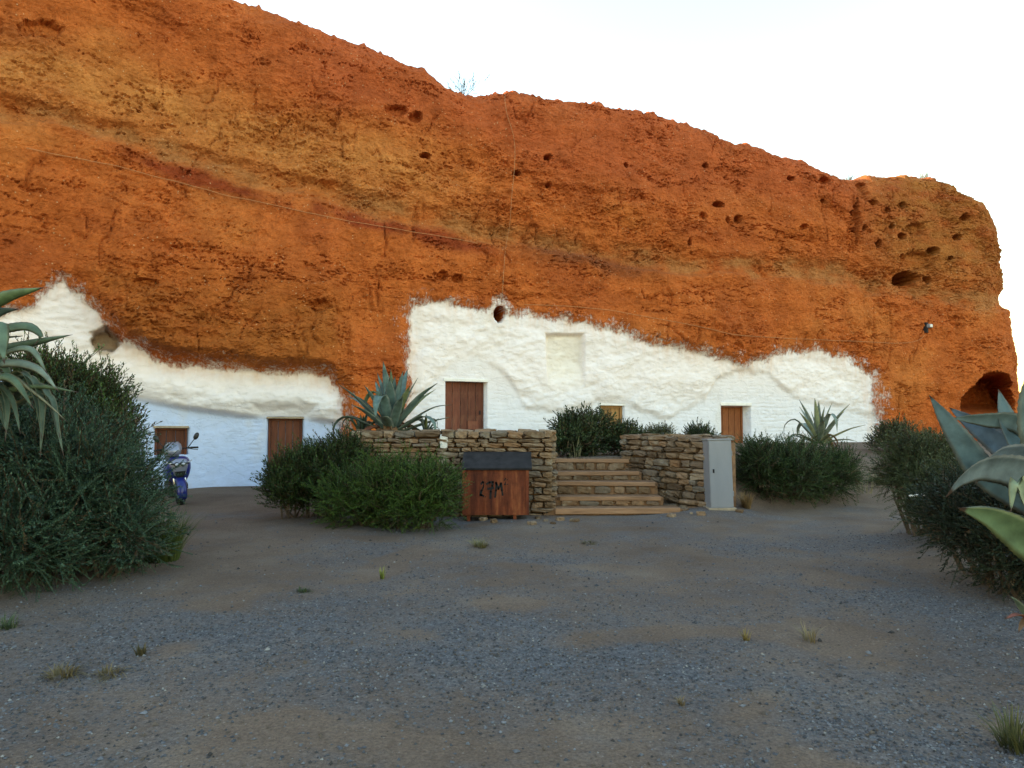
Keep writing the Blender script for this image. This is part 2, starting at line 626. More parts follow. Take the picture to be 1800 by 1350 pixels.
def sz_at(px, py):
    s = s_at(px)
    for _ in range(3):
        x, y, _a, _b = plan(s)
        p = at(px, py, float(y))
        s = s + (p.x - float(x)) * 0.8
    x, y, _a, _b = plan(s)
    return s, at(px, py, float(y)).z


s_vis0, s_vis1 = s_at(-60), float(dS[np.argmax(DC[:, 0])]) + 1.0
DSV = 0.034
s_cols = np.concatenate([np.linspace(0, s_vis0, 70, endpoint=False), np.arange(s_vis0, s_vis1, DSV), np.linspace(s_vis1, STOT, 70)])
NC = len(s_cols)
px_, py_, tx_, ty_ = plan(s_cols)
nx_, ny_ = ty_, -tx_

SKY = np.array([(-400, -300), (0, -150), (150, -90), (300, -40), (400, 0), (440, 18), (500, 38), (560, 58), (635, 80), (690, 105), (735, 125), (770, 148), (800, 161),
                (835, 166), (880, 162), (930, 168), (1000, 178), (1060, 186), (1110, 190), (1180, 205), (1215, 222), (1250, 237), (1290, 252), (1330, 268),
                (1380, 280), (1410, 293), (1440, 309), (1465, 314), (1485, 309), (1510, 306), (1560, 305), (1610, 309), (1640, 318), (1660, 340), (1690, 366),
                (1720, 388), (1750, 412), (1800, 450)], float)
SKY[:, 1] += 16 + 14 * sstep(1630, 1680, SKY[:, 0])
SETB = 1.3
lx, ly = px_ - nx_ * SETB, py_ - ny_ * SETB
icorn = int(np.argmax(px_))
H = np.full(NC, 6.0)
zz = np.full(NC, 8.0)
for _ in range(4):
    ppx, _q = proj(lx, ly, zz)
    pyk = np.interp(ppx, SKY[:, 0], SKY[:, 1])
    zz = CAMZ + (SP + (675 - pyk) / FPX * CP) / (CP - (675 - pyk) / FPX * SP) * ly
H = zz.copy()
H[s_cols < s_at(-150)] = H[np.searchsorted(s_cols, s_at(-150))]
for i in range(icorn, NC):
    H[i] = H[icorn] - 0.0 * (i - icorn)
H = H + 0.10 * fbm(s_cols * 1.3, s_cols * 0 + 3.3, 3) + 0.2 * np.clip(fbm(s_cols * 3.1, s_cols * 0 + 8.3, 3) - 0.08, 0, 1) + 0.16 * np.clip(fbm(s_cols * 7.1, s_cols * 0 + 18.3, 2) - 0.1, 0, 1)

ZB, ZM = -0.4, 5.0
r1 = np.arange(ZB, ZM, 0.029)
r2 = np.linspace(0, 1, 190)
r3 = np.concatenate([[0.05, 0.11, 0.18, 0.26, 0.36, 0.5, 0.7, 0.95], np.linspace(1.3, 12, 16)])
rows = []
vcoord = []
for z in r1:
    rows.append(np.full(NC, z))
for t in r2:
    rows.append(ZM + (H - ZM) * t)
Z = np.array(rows)
NF = Z.shape[0]
BACK = np.zeros((NF + len(r3), NC))
Z = np.vstack([Z] + [H[None, :] + 0 * H[None, :] - 0.012 * d * d * 0.3 for d in r3])
BACK[NF:] = r3[:, None]
NR = Z.shape[0]
S = np.broadcast_to(s_cols, (NR, NC))
VC = Z + BACK                     # coordinate that keeps growing over the lip
PX, PY = proj(np.broadcast_to(px_, (NR, NC)), np.broadcast_to(py_, (NR, NC)), Z)


def polysd(pts, X, Y):
    pts = np.array(pts, float)
    d = np.full(X.shape, 1e9)
    ins = np.zeros(X.shape, bool)
    n = len(pts)
    for i in range(n):
        a, b = pts[i], pts[(i + 1) % n]
        ex, ey = b - a
        t = np.clip(((X - a[0]) * ex + (Y - a[1]) * ey) / (ex * ex + ey * ey), 0, 1)
        d = np.minimum(d, np.hypot(X - a[0] - t * ex, Y - a[1] - t * ey))
        c = ((a[1] > Y) != (b[1] > Y)) & (X < ex * (Y - a[1]) / (ey if abs(ey) > 1e-9 else 1e-9) + a[0])
        ins ^= c
    return np.where(ins, d, -d)


wob = 11 * fbm(S * 1.5, Z * 1.7 + 4, 5, .6)
LEFT_W = [(-400, 580), (-60, 560), (20, 545), (60, 528), (88, 505), (112, 490), (138, 510), (160, 535), (185, 560), (215, 598), (260, 622), (310, 635), (400, 645), (500, 654), (575, 660),
          (598, 685), (606, 700), (603, 735), (605, 790), (640, 960), (-400, 960)]
MID_W = [(714, 556), (724, 538), (755, 528), (800, 533), (850, 545), (905, 552), (960, 556), (1030, 567), (1090, 580), (1140, 600), (1200, 612), (1255, 622), (1305, 640), (1345, 630),
         (1372, 616), (1420, 615), (1475, 622), (1515, 640), (1532, 662), (1538, 700), (1546, 745), (1552, 900), (640, 900), (700, 780), (716, 690), (716, 620)]
sdL = polysd(LEFT_W, PX, PY) + wob
sdM = polysd(MID_W, PX, PY) + wob
facezone = BACK < 0.01
frontz = facezone & (S < s_vis1)
sdL = np.where(frontz, sdL, -99)
sdM = np.where(frontz, sdM, -99)
SD = np.maximum(sdL, sdM)
inw = sstep(-14, 10, SD)

STR = np.array([(-200, 150), (0, 182), (100, 196), (200, 225), (300, 262), (400, 292), (500, 322), (620, 348), (750, 378), (900, 408), (1000, 428), (1150, 455), (1300, 466), (1450, 474), (1600, 506), (1760, 526), (1900, 530)], float)
strat = PY - np.interp(PX, STR[:, 0], STR[:, 1]) + 22 * fbm(S * 0.7, Z * 1.4, 5, .6)      # + below the grey bed

# ------------------------------------------------------------------ cliff: relief
fade = 1 - inw
lowf = fbm(S * 0.16 + 2, VC * 0.22, 3)
midf = fbm(S * 0.62, VC * 1.0, 4)
flaky = sstep(-0.05, 0.35, fbm(S * 0.33 + 9, VC * 0.45 + 2, 3) + 0.25 * sstep(5.5, 2.5, Z) * sstep(s_at(640), s_at(500), S) + 0.2 * sstep(30, -20, strat) * sstep(-190, -60, strat))
dip = VC + 0.10 * S


def saw(q):
    fq = q - np.floor(q)
    return np.where(fq < 0.86, fq / 0.86, (1 - fq) / 0.14)


w1 = fbm(S * 0.8, dip * 1.1 + 5, 5, .6)
s1 = saw(dip * 1.2 + 2.2 * w1)
s2 = saw(dip * 3.6 + 2.2 * fbm(S * 2.0 + 3, dip * 2.2, 4, .6) + 4)
s3 = saw(dip * 8.0 + 2.0 * fbm(S * 4.4 + 7, dip * 4.6, 3, .6) + 2)
q1 = fbm(S * 0.9 + 15, dip * 1.9, 5, .62)
q2 = fbm(S * 2.4 + 25, dip * 4.6, 4, .62)


def terr(q, k):
    a = q * k
    f = np.floor(a)
    return (f + sstep(0.72, 1.0, a - f)) / k


t1, t2 = terr(q1, 7), terr(q2, 6)
hc = sstep(0.055, 0.0, np.abs(fbm(S * 0.7 + 13, dip * 2.6 + 3, 5, .62))) * sstep(0.0, 0.3, fbm(S * 0.45 + 3, VC * 0.9 + 30, 3))
hc2 = sstep(0.06, 0.0, np.abs(fbm(S * 1.9 + 53, dip * 5.0 + 3, 4, .62))) * sstep(0.0, 0.3, fbm(S * 0.9 + 23, VC * 1.6 + 3, 3))
pit = np.clip(fbm(S * 2.6 + 11, VC * 3.6, 4, .6) - 0.16, 0, 1) * sstep(-0.1, 0.25, fbm(S * 0.6 + 60, VC * 0.8, 2))
patch1 = sstep(-0.05, 0.3, fbm(S * 0.55 + 33, dip * 1.3 + 8, 3))
patch2 = sstep(-0.1, 0.25, fbm(S * 1.1 + 43, dip * 2.0 + 18, 3))
crk = 1 - np.abs(fbm(S * 1.1 + 30, VC * 0.5, 4)) * 9
crk = np.clip(crk, 0, 1) ** 2 * sstep(0.05, 0.3, fbm(S * 0.5, VC * 0.4 + 40, 2))
fine = fbm(S * 5, VC * 6.5, 4, .65)
OFF = 0.36 * lowf * (0.25 + 0.75 * fade) + 0.12 * midf * (0.3 + 0.7 * fade)
OFF += fade * (-(0.01 + 0.06 * flaky * patch1) * (s1 - 0.5) - (0.006 + 0.05 * flaky * patch2) * (s2 - 0.5) - (0.008 + 0.045 * flaky * patch2) * (s3 - 0.5) - 0.09 * crk - 0.10 * pit + (0.02 + 0.12 * flaky) * t1 + (0.006 + 0.07 * flaky) * t2 - 0.07 * hc - 0.035 * hc2)
OFF += fine * (0.012 + 0.03 * fade)
OFF += -0.075 * np.clip(VC - 3.2, 0, 20) + 0.02 * np.clip(VC - 3.2, 0, 20)
# beds that stand proud / are undercut
OFF += fade * facezone * (0.14 * sstep(14, 26, strat) - 0.10 * np.exp(-((strat - 4) / 16.0) ** 2) + 0.10 * sstep(-8, -30, strat))
# hood over the left cave house
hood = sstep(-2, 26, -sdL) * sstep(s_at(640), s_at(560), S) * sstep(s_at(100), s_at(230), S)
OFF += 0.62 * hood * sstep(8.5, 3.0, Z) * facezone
col_brown = sstep(s_at(590), s_at(625), S) * sstep(s_at(735), s_at(700), S) * sstep(4.2, 2.8, Z) * fade
OFF += 0.28 * col_brown
OFF += 0.03 * sstep(-2, 20, -sdM) * sstep(s_at(690), s_at(730), S) * sstep(s_at(1570), s_at(1535), S) * sstep(7, 4, Z) * facezone
# left house: pillow of plaster above a recessed lower wall
yl = np.interp(PX, [0, 200, 330, 420, 470, 530, 600, 640], [640, 690, 716, 728, 731, 733, 742, 750])
low_l = sstep(-5, 9, PY - yl) * sstep(-4, 6, sdL)
OFF += sstep(0, 14, sdL) * (1 - low_l) * (0.06 * fbm(S * 1.3 + 3, Z * 2.6, 5, .6) + 0.08 * terr(fbm(S * 0.9 + 8, Z * 2.6, 4, .6), 6))
OFF += sstep(0, 14, sdL) * (-0.06 + 0.2 * np.exp(-((PY - (yl - 32)) / 30.0) ** 2) * sstep(s_at(150), s_at(260), S)) * (1 - low_l)
OFF = OFF * (1 - low_l) + low_l * (-0.16 + 0.022 * midf + 0.01 * fine)
# right house: lumpy upper plaster, flat coursed masonry below
yr = np.interp(PX, [700, 735, 765, 790, 840, 890, 925, 1000, 1050, 1110, 1170, 1240, 1262, 1300, 1350, 1390, 1420, 1480, 1550],
               [700, 690, 668, 640, 624, 655, 715, 722, 706, 712, 735, 700, 662, 648, 655, 690, 702, 712, 735])
low_r = sstep(-6, 7, PY - yr + 5 * fbm(S * 3, Z * 3, 2)) * sstep(0, 8, sdM)
OFF = OFF * (1 - low_r) + low_r * (-0.07 + 0.035 * lowf + 0.018 * midf)
lump = sstep(0, 20, sdM) * (1 - low_r)
OFF += lump * (0.045 * fbm(S * 1.3 + 3, Z * 1.8, 5, .6) + 0.085 * terr(fbm(S * 0.9 + 8, Z * 1.7, 4, .55), 5))
course = np.abs(saw(Z / 0.105 + 0.25 * fbm(S * 1.2, Z * 2, 2)) - 0.5) * 2
cid = np.floor(Z / 0.105)
brk = np.abs(((S / 0.27 + 0.5 * (cid % 2) + 0.2 * np.sin(cid * 7.7)) % 1.0) - 0.5) * 2
joint = np.maximum(sstep(0.72, 1.0, course), 0.6 * sstep(0.84, 1.0, brk))
cwt = sstep(-0.25, 0.25, fbm(S * 0.8 + 21, Z * 0.9, 2))
OFF -= low_r * 0.02 * joint * (0.35 + 0.65 * cwt)
OFF -= low_l * 0.03 * joint * sstep(s_at(425), s_at(450), S) * sstep(s_at(470), s_at(465), S)

# holes and pockets: px, py, rx, ry, depth
HOLES = [(186, 596, 25, 22, 0.75), (1605, 487, 21, 13, 1.0), (1650, 437, 10, 6, .5), (1598, 411, 8, 6, .3), (1580, 394, 5, 5, .4), (1600, 354, 4.5, 4.5, .4),
         (1570, 365, 5, 5, .35), (1555, 425, 6, 7, .3), (1510, 402, 9, 5, .4), (1510, 372, 7, 6, .35), (1531, 396, 5, 5, .3), (1680, 451, 5, 4, .25), (1640, 490, 8, 8, .3),
         (752, 267, 10, 6, .4), (968, 271, 8, 6, .35), (912, 301, 7, 5, .35), (968, 322, 6, 4.5, .3), (1270, 356, 10, 6, .4), (1240, 377, 7, 7, .25), (1303, 383, 8, 8, .35), (1285, 385, 5, 6, .2),
         (1398, 310, 7, 4, .3), (1415, 398, 7, 5, .25), (1455, 350, 5, 4, .3), (1251, 284, 6, 4, .25), (1108, 284, 4, 6, .25), (700, 186, 20, 12, .22), (734, 197, 14, 9, .28),
         (1213, 425, 4, 7, .25), (775, 486, 9, 9, .22), (803, 490, 10, 8, .22), (1516, 385, 5, 40, .16), (75, 42, 40, 16, .22), (1530, 330, 10, 20, .15), (1690, 415, 8, 5, .2), (1705, 380, 10, 6, .2),
         (1620, 400, 16, 12, .12), (1545, 352, 7, 5, .2), (1462, 312, 14, 8, .3), (1625, 455, 30, 18, .14), (1380, 690, 0.1, 0.1, 0), (255, 505, 26, 8, .15), (560, 545, 20, 10, .15)]
cave_dark = np.zeros_like(OFF)
for (hx, hy, rx, ry, dp) in HOLES:
    if dp <= 0:
        continue
    if hx < 1480:
        dp *= .6
    q = np.hypot((PX - hx) / rx, (PY - hy) / ry) + 0.6 * fbm(S * 4.5, Z * 4.5, 4, .65)
    OFF -= 1.5 * dp * sstep(1.1, 0.7, q) * facezone
hv = np.hypot((PX - 880) / 9.5, (PY - 551) / 13.5) + 0.12 * fbm(S * 5, Z * 5, 2)
OFF -= 1.6 * sstep(1.08, 0.82, hv) * facezone * (S < s_vis1)
# the open cave near the right end, with a sloping earth floor
q = polysd([(1680, 728), (1684, 700), (1700, 678), (1714, 660), (1730, 654), (1748, 660), (1756, 690), (1756, 740), (1690, 740)], PX, PY) + 7 * fbm(S * 2.5, Z * 2.5, 4, .65)
CAVE = sstep(-2, 6, q) * (0.35 + 2.2 * sstep(738, 706, PY) + 0.3 * fbm(S * 1.8, Z * 1.8, 3)) * facezone * (S < s_vis1)
# shallow plaster niche
nq = np.minimum(np.minimum(PX - 961, 1027 - PX), np.minimum(PY - 586, 700 - PY))
OFF -= 0.2 * sstep(-2, 5, nq) * sstep(690, 630, PY)

# right-hand outline: bulges of the corner
ez = np.interp(PY, [300, 412, 480, 530, 560, 600, 650, 700, 800], [8, 8, 8, 8, 6, 12, 14, 16, 24]) / FPX * 23
cw = sstep(s_at(1640), s_at(1745), S)
OFF += (ez * 0.9) * cw * facezone

# rounded lip
tl = np.clip((H[None, :] - Z) / 0.9, 0, 1)
OFF -= facezone * 0.5 * (1 - np.sqrt(np.clip(1 - (1 - tl) ** 2, 0, 1)))
OFF_LIP = OFF[NF - 1]
OFF[NF:] = OFF_LIP - BACK[NF:]
Z[NF:] += 0.10 * fbm(S[NF:] * 1.5, BACK[NF:] * 1.5, 3) * sstep(0, 1, BACK[NF:])

# openings
OPEN = {
    'door_left': (470, 532, 735, 868, 0.20, 'L'),
    'window_left': (271, 331, 752, 801, 0.20, 'L'),
    'door_mid': (785, 856, 669, 790, 0.24, 'R'),
    'window_mid': (1058, 1098, 712, 750, 0.16, 'R'),
    'door_right': (1271, 1321, 712, 800, 0.42, 'R'),
}
OI = {}
for k, (x0, x1, y0, y1, dp, wh) in OPEN.items():
    s0, zt = sz_at(x0, y0)
    s1, _z = sz_at(x1, y0)
    sm, zb = sz_at((x0 + x1) / 2, y1)
    outd = np.maximum(np.maximum(s0 - S, S - s1), np.maximum(zb - Z, Z - zt))
    ring = (outd > 0.0) & (outd < 0.25) & facezone
    ref = float(np.median(OFF[ring]))
    wgt = sstep(0.42, 0.02, outd) * facezone
    OFF = OFF * (1 - wgt) + (ref + 0.25 * (OFF - ref)) * wgt
    OFF = np.where((outd < 0) & facezone, ref - dp, OFF)
    sm = (s0 + s1) / 2
    x, y, tx, ty = [float(v) for v in plan(sm)]
    OI[k] = dict(s0=s0, s1=s1, zb=zb, zt=zt, ref=ref, dp=dp, x=x, y=y, ang=math.atan2(ty, tx), n=(ty, -tx), w=s1 - s0)

X = px_[None, :] + nx_[None, :] * OFF + CAVE * 0.42
Y = py_[None, :] + ny_[None, :] * OFF + CAVE * 0.9


def surf(px, py, lift=0.0):
    """point of the finished rock face seen at a pixel"""
    s = s_at(px)
    for _ in range(6):
        j = int(np.clip(np.searchsorted(s_cols, s), 1, NC - 2))
        col = Z[:NF, j]
        _px, cy = proj(X[:NF, j], Y[:NF, j], col)
        i = int(np.argmin(np.abs(cy - py)))
        ppx = float(proj(X[i, j], Y[i, j], Z[i, j])[0])
        s += (px - ppx) / FPX * float(Y[i, j])
    return Vector((X[i, j] + nx_[j] * lift, Y[i, j] + ny_[j] * lift, Z[i, j]))


# ------------------------------------------------------------------ cliff: colours of the beds
def lerp(a, b, t):
    return a + (np.asarray(b) - a) * t[..., None]


n_a = fbm(S * 0.35 + 50, VC * 0.5, 4)
n_b = fbm(S * 1.1 + 70, VC * 2.6, 4)
n_c = fbm(S * 0.7 + 90, VC * 0.25, 4)
rock = np.zeros((NR, NC, 3)) + np.array((0.45, 0.15, 0.040))
rock = lerp(rock, (0.48, 0.195, 0.055), sstep(0.0, 0.5, n_a) * 0.8)
rock = lerp(rock, (0.35, 0.105, 0.032), sstep(-0.05, -0.5, n_a) * 0.8)
# ochre beds high on the left, red earth along the top
ochre = np.exp(-((strat + 70) / 66.0) ** 2) * sstep(s_at(950), s_at(620), S)
rock = lerp(rock, (0.49, 0.25, 0.08), np.clip(ochre * (0.8 + 0.5 * n_b), 0, .85))
red = sstep(-120, -210, strat) * sstep(s_at(150), s_at(650), S) + 0.8 * sstep(-60, -150, strat) * sstep(s_at(780), s_at(1000), S)
rock = lerp(rock, (0.40, 0.118, 0.045), np.clip(red, 0, 1) * 0.8)
# ochre toward the right end
rock = lerp(rock, (0.34, 0.16, 0.048), np.clip(sstep(s_at(1480), s_at(1640), S) * sstep(20, -60, strat) * (0.8 + n_b), 0, 1))
# grey conglomerate bed and the dark red bed beneath it
grey = np.exp(-(strat / (17.0 + 8 * n_c)) ** 2) * (0.5 + 1.1 * n_b + 0.7 * n_c)
rock = lerp(rock, (0.36, 0.205, 0.085), np.clip(grey * 1.2, 0, 0.78))
dark = np.exp(-((strat - 38) / 15.0) ** 2) * sstep(s_at(950), s_at(760), S) * sstep(s_at(120), s_at(330), S) * sstep(-0.35, 0.2, n_c + 0.15)
rock = lerp(rock, (0.24, 0.055, 0.02), np.clip(dark * 1.3, 0, 0.92))
dark2 = np.exp(-((strat - 22) / 14.0) ** 2) * sstep(s_at(880), s_at(1000), S) * sstep(s_at(1250), s_at(1050), S)
rock = lerp(rock, (0.22, 0.085, 0.04), np.clip(dark2, 0, 0.8))
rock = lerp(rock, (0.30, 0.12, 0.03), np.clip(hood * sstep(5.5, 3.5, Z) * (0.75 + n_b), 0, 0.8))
rock = lerp(rock, (0.16, 0.10, 0.06), (~facezone) * 0.6)
rock *= (1 + 0.16 * n_b + 0.08 * fine)[..., None] * np.array([0.95, .76, .64])
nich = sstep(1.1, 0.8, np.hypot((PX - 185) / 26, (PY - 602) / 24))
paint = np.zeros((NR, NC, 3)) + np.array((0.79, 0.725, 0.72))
paint = lerp(paint, (0.68, 0.70, 0.78), low_r * 0.25 + 0.6 * sstep(2.9, 1.6, Z))  # cool light of the open shade put into the lower whitewash colour
paint = lerp(paint, (0.47, 0.56, 0.77), low_l)  # bluish lime on the recessed left wall, with its blue shade painted in
paint = lerp(paint, (0.77, 0.70, 0.63), sstep(-1, 5, nq) * sstep(700, 640, PY))
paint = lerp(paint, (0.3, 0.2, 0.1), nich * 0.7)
white = np.clip(np.where(SD > 0, SD / 9.0, SD / 27.0) + 0.3, -3, 4)
hp = np.hypot((PX - 880) / 9.5, (PY - 551) / 13.5)
white = np.maximum(white, 0.9 - 0.9 * np.abs(hp - 1.5))
white = np.where((hp < 1.0) & (S < s_vis1), -3, white)

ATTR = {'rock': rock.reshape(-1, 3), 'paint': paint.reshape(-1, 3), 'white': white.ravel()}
VV = np.stack([X.ravel(), Y.ravel(), Z.ravel()], 1)
FF = gridfaces(NR, NC)
fsd = np.stack([sdL.ravel()[FF].mean(1), sdM.ravel()[FF].mean(1)], 1)
which = np.where(fsd[:, 0] > -8, 1, np.where(fsd[:, 1] > -8, 2, 0))


def submesh(name, sel, origin=(0, 0, 0)):
    f = FF[sel]
    u, inv = np.unique(f, return_inverse=True)
    return npmesh(name, VV[u] - np.array(origin), inv.reshape(f.shape), M['cliff'], name != 'cliff', attrs={k: a[u] for k, a in ATTR.items()})


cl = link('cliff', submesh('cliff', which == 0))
tag(cl, 'tall orange earth cliff with grey and red bedding', 'cliff', kind='structure')
houseL = empty('cave_house', (0, 0, 0), 0, 'whitewashed cave house at ground level under the overhanging cliff, scooter in front', 'house')
houseR = empty('cave_house', (0, 0, 0), 0, 'whitewashed cave house on the terrace with two doors and an arched niche', 'house')
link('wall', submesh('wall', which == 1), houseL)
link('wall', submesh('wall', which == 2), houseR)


def planked(name, key, parent, mat, n, inset=0.05, frame=None, fw=0.06, zfloor=None, rails=False, plankh=None):
    o = OI[key]
    off = o['ref'] - o['dp'] + inset
    zb = o['zb']
    d = link(name, None, parent, (o['x'] + o['n'][0] * off, o['y'] + o['n'][1] * off, zb), (0, 0, o['ang']))
    d.empty_display_size = 0.1
    w_, h_ = o['w'] - 0.02, o['zt'] - zb - 0.01
    iw = w_
    if frame:
        b = MB()
        b.box((-w_ / 2 + fw / 2, 0, h_ / 2), (fw, 0.07, h_), bevel=0.006)
        b.box((w_ / 2 - fw / 2, 0, h_ / 2), (fw, 0.07, h_), bevel=0.006)
        b.box((0, 0.002, h_ - fw / 2), (w_ - 2 * fw, 0.066, fw), bevel=0.006)
        b.build('frame', frame, d)
        iw = w_ - 2 * fw
        h_ = h_ - fw
    pw = iw / n
    proto = None
    for i in range(n):
        if proto is None:
            p = MB().box((0, 0, 0), (pw - 0.012, 0.03, h_ - 0.01), bevel=0.005).build('plank', mat, d)
            proto = p
        else:
            p = link('plank', proto.data, d)
        p.location = (-iw / 2 + pw * (i + .5), 0.012 + random.uniform(-.004, .004), h_ / 2)
    if rails:
        for zz_ in rails:
            MB().box((0, -0.018, h_ * zz_), (iw - 0.02, 0.022, 0.1), bevel=0.004).build('rail', mat, d)
    return d, w_, h_


d1, dw, dh = planked('door', 'door_left', houseL, M['doordark'], 4, frame=M['doordark'], fw=0.05)
MB().box((0.18, -0.03, 0.9), (0.03, 0.03, 0.12), bevel=0.004).build('handle', M['darkmetal'], d1)
d2, dw, dh = planked('window', 'window_left', houseL, M['doordark'], 3, frame=M['doordark'], fw=0.05)
d3, dw, dh = planked('door', 'door_mid', houseR, M['door'], 5, inset=0.06, frame=None)
MB().box((0.24, -0.02, 0.62), (0.3, 0.012, 0.22), bevel=0.003).build('patch_board', M['door'], d3)
MB().box((0.43, -0.03, 0.95), (0.03, 0.03, 0.1), bevel=0.004).build('handle', M['darkmetal'], d3)
d4, dw, dh = planked('window', 'window_mid', houseR, M['winwood'], 2, frame=M['winwood'], fw=0.07)
d5, dw, dh = planked('door', 'door_right', houseR, M['doorwarm'], 4, frame=M['doorwarm'], fw=0.05)


def lintel(key, parent, mat, over=0.09, h=0.07, proud=0.035, dz=0.0, dx=0.0):
    o = OI[key]
    off = o['ref'] + proud - 0.12
    MB().box((0, 0, h / 2), (o['w'] + 2 * over, 0.24, h), bevel=0.012).build('lintel', mat, parent, (o['x'] + o['n'][0] * off + dx * math.cos(o['ang']), o['y'] + o['n'][1] * off + dx * math.sin(o['ang']), o['zt'] - 0.012 + dz), (0, R(0.6), o['ang']))


lintel('door_mid', houseR, M['whitelime'], 0.06, 0.08, 0.03)
lintel('door_right', houseR, M['whitelime'], 0.05, 0.09, 0.03)
lintel('window_mid', houseR, M['whitelime'], 0.05, 0.05, 0.02)
lintel('door_left', houseL, M['greywood'], 0.03, 0.05, 0.02)
lintel('window_left', houseL, M['greywood'], 0.02, 0.05, 0.02)


# ------------------------------------------------------------------ cables on the rock and a lamp box
def cable(name, pix, label, r=0.0065, lift=0.06, step=10):
    pts = []
    for a, b in zip(pix[:-1], pix[1:]):
        n = max(2, int(math.dist(a, b) / step))
        for k in range(n):
            t = k / n
            pts.append((a[0] + (b[0] - a[0]) * t, a[1] + (b[1] - a[1]) * t))
    pts.append(pix[-1])
    P = np.array([surf(x, y, lift) for x, y in pts])
    k = np.array([1, 2, 3, 2, 1]) / 9
    if len(P) > 8:
        Q = P.copy()
        for c in range(3):
            Q[2:-2, c] = np.convolve(P[:, c], k, 'valid')
        Q[:, 1] = np.minimum(Q[:, 1], P[:, 1] + 0.03)
        P = Q
    o = MB().tube([tuple(p) for p in P], r, 5).build(name, M['cable'], smooth=True)
    tag(o, label, 'cable')
    return o


cable('cable', [(45, 262), (95, 272), (190, 290), (290, 316), (400, 345), (500, 365), (600, 388), (700, 404), (840, 428)], 'thin cable slanting down across the left half of the cliff')
cable('cable', [(886, 168), (889, 200), (902, 240), (905, 275), (899, 330), (897, 375), (890, 420), (886, 455), (883, 500), (881, 533)], 'thin cable hanging straight down the cliff to the round vent hole')
cable('cable', [(920, 536), (1000, 539), (1075, 546), (1150, 560), (1230, 575), (1290, 589), (1400, 596), (1500, 600), (1580, 604), (1612, 601), (1623, 590)], 'thin cable running above the terrace house to the small wall lamp')
p = surf(1625, 577, 0.0)
lampo = empty('wall_lamp', p, R(25), 'small white and dark lamp box fixed on the cliff near its right end', 'lamp')
MB().box((0, -0.03, 0.0), (0.1, 0.14, 0.34), bevel=0.01).build('bracket', M['darkmetal'], lampo)
MB().box((0.05, -0.13, 0.05), (0.17, 0.12, 0.12), bevel=0.02).build('housing', M['cabinet'], lampo)
MB().box((0.05, -0.195, 0.05), (0.13, 0.012, 0.08), bevel=0.004).build('lens', M['lens'], lampo)

# ------------------------------------------------------------------ stone walls
stone_meshes = []
for k in range(12):
    bm = bmesh.new()
    bmesh.ops.create_cube(bm, size=2)
    bmesh.ops.subdivide_edges(bm, edges=bm.edges, cuts=2, use_grid_fill=True)
    rr = random.Random(k)
    for v in bm.verts:
        p = v.co
        n4 = (abs(p.x) ** 8 + abs(p.y) ** 8 + abs(p.z) ** 8) ** 0.125
        q = p / n4
        v.co = q * 0.5 * (1 + rr.uniform(-.17, .08))
        v.co.x += rr.uniform(-.04, .04)
        v.co.z += rr.uniform(-.05, .05)
    me = bpy.data.meshes.new('stone')
    bm.to_mesh(me)
    bm.free()
    me.materials.append(M['stone'])
    stone_meshes.append(me)


def put_stone(parent, p, size, rz, tilt=0.0, mat=None):
    me = random.choice(stone_meshes)
    if mat:
        me = me.copy()
        me.materials.clear()
        me.materials.append(mat)
    o = link('stone', me, parent, p, (random.uniform(-.06, .06), tilt + random.uniform(-.07, .07), rz + random.choice((0, PI)) + random.uniform(-.05, .05)))
    o.scale = size
    return o


def stone_face(parent, A, B, z0, ztop, depth=0.16, hmin=0.055, hmax=0.105, lmin=0.12, lmax=0.38, zfun=None):
    """courses of stones along A->B on the side to the right of travel (facing -normal)"""
    A, B = Vector(A), Vector(B)
    L = (B - A).length
    t = (B - A) / L
    ang = math.atan2(t.y, t.x)
    z = z0
    while z < ztop - 0.02:
        h = random.uniform(hmin, hmax)
        if ztop - z - h < 0.05:
            h = ztop - z
        top = z + h > ztop - 0.03
        x = -random.uniform(0, .1)
        while x < L:
            l = random.uniform(lmin, lmax) * (1.25 if top else 1)
            if L - x - l < 0.08:
                l = L - x + 0.02
            xm = x + l / 2
            hh = h * random.uniform(.84, 1.0)
            zb = zfun(xm) if zfun else -9
            if z + h > zb + 0.02 and 0 <= xm <= L + .05:
                p = A + t * xm
                out = random.uniform(-.005, .035)
                q = (p.x + t.y * out, p.y - t.x * out, z + h / 2 + random.uniform(-.008, .008))
                put_stone(parent, q, (l * 1.02, depth * random.uniform(.85, 1.1), hh * 1.04), ang, random.uniform(-.05, .05))
            x += l + random.uniform(.004, .02)
        z += h + random.uniform(.002, .012)


# left wall
YW = 10.98
wallL = empty('stone_wall', (-0.95, YW + .2, 0), 0, 'long low dry stone wall left of the steps with an agave behind', 'wall')
ZT = 1.37
x0w, x1w = -2.62, 0.69
MB().box(((x0w + x1w) / 2 + .95, 0.06, ZT / 2 - 0.04), (x1w - x0w - 0.1, 0.34, ZT - 0.06), bevel=0.02).build('mortar', M['mortar'], wallL)
wallL.location = (-0.95, YW + .2, 0)
A_, B_ = (x0w + .95, -0.16, 0), (x1w + .95 - 0.05, -0.16, 0)
stone_face(wallL, A_, B_, -0.04, ZT, 0.2)
stone_face(wallL, (x1w + .95 - 0.06, -0.12, 0), (x1w + .95 - 0.06, 0.26, 0), -0.04, ZT, 0.2, lmin=.16, lmax=.3)
# cap and back stones
x = x0w + .95
while x < x1w + .9:
    l = random.uniform(.2, .42)
    put_stone(wallL, (x + l / 2, 0.1, ZT - 0.035 + random.uniform(-.01, .012)), (l, .34, .1), 0)
    x += l + .008
put_stone(wallL, (at(780, 775, 10.9).x + .95, -0.2, 1.21), (0.13, 0.16, 0.24), 0, mat=M['palestone'])

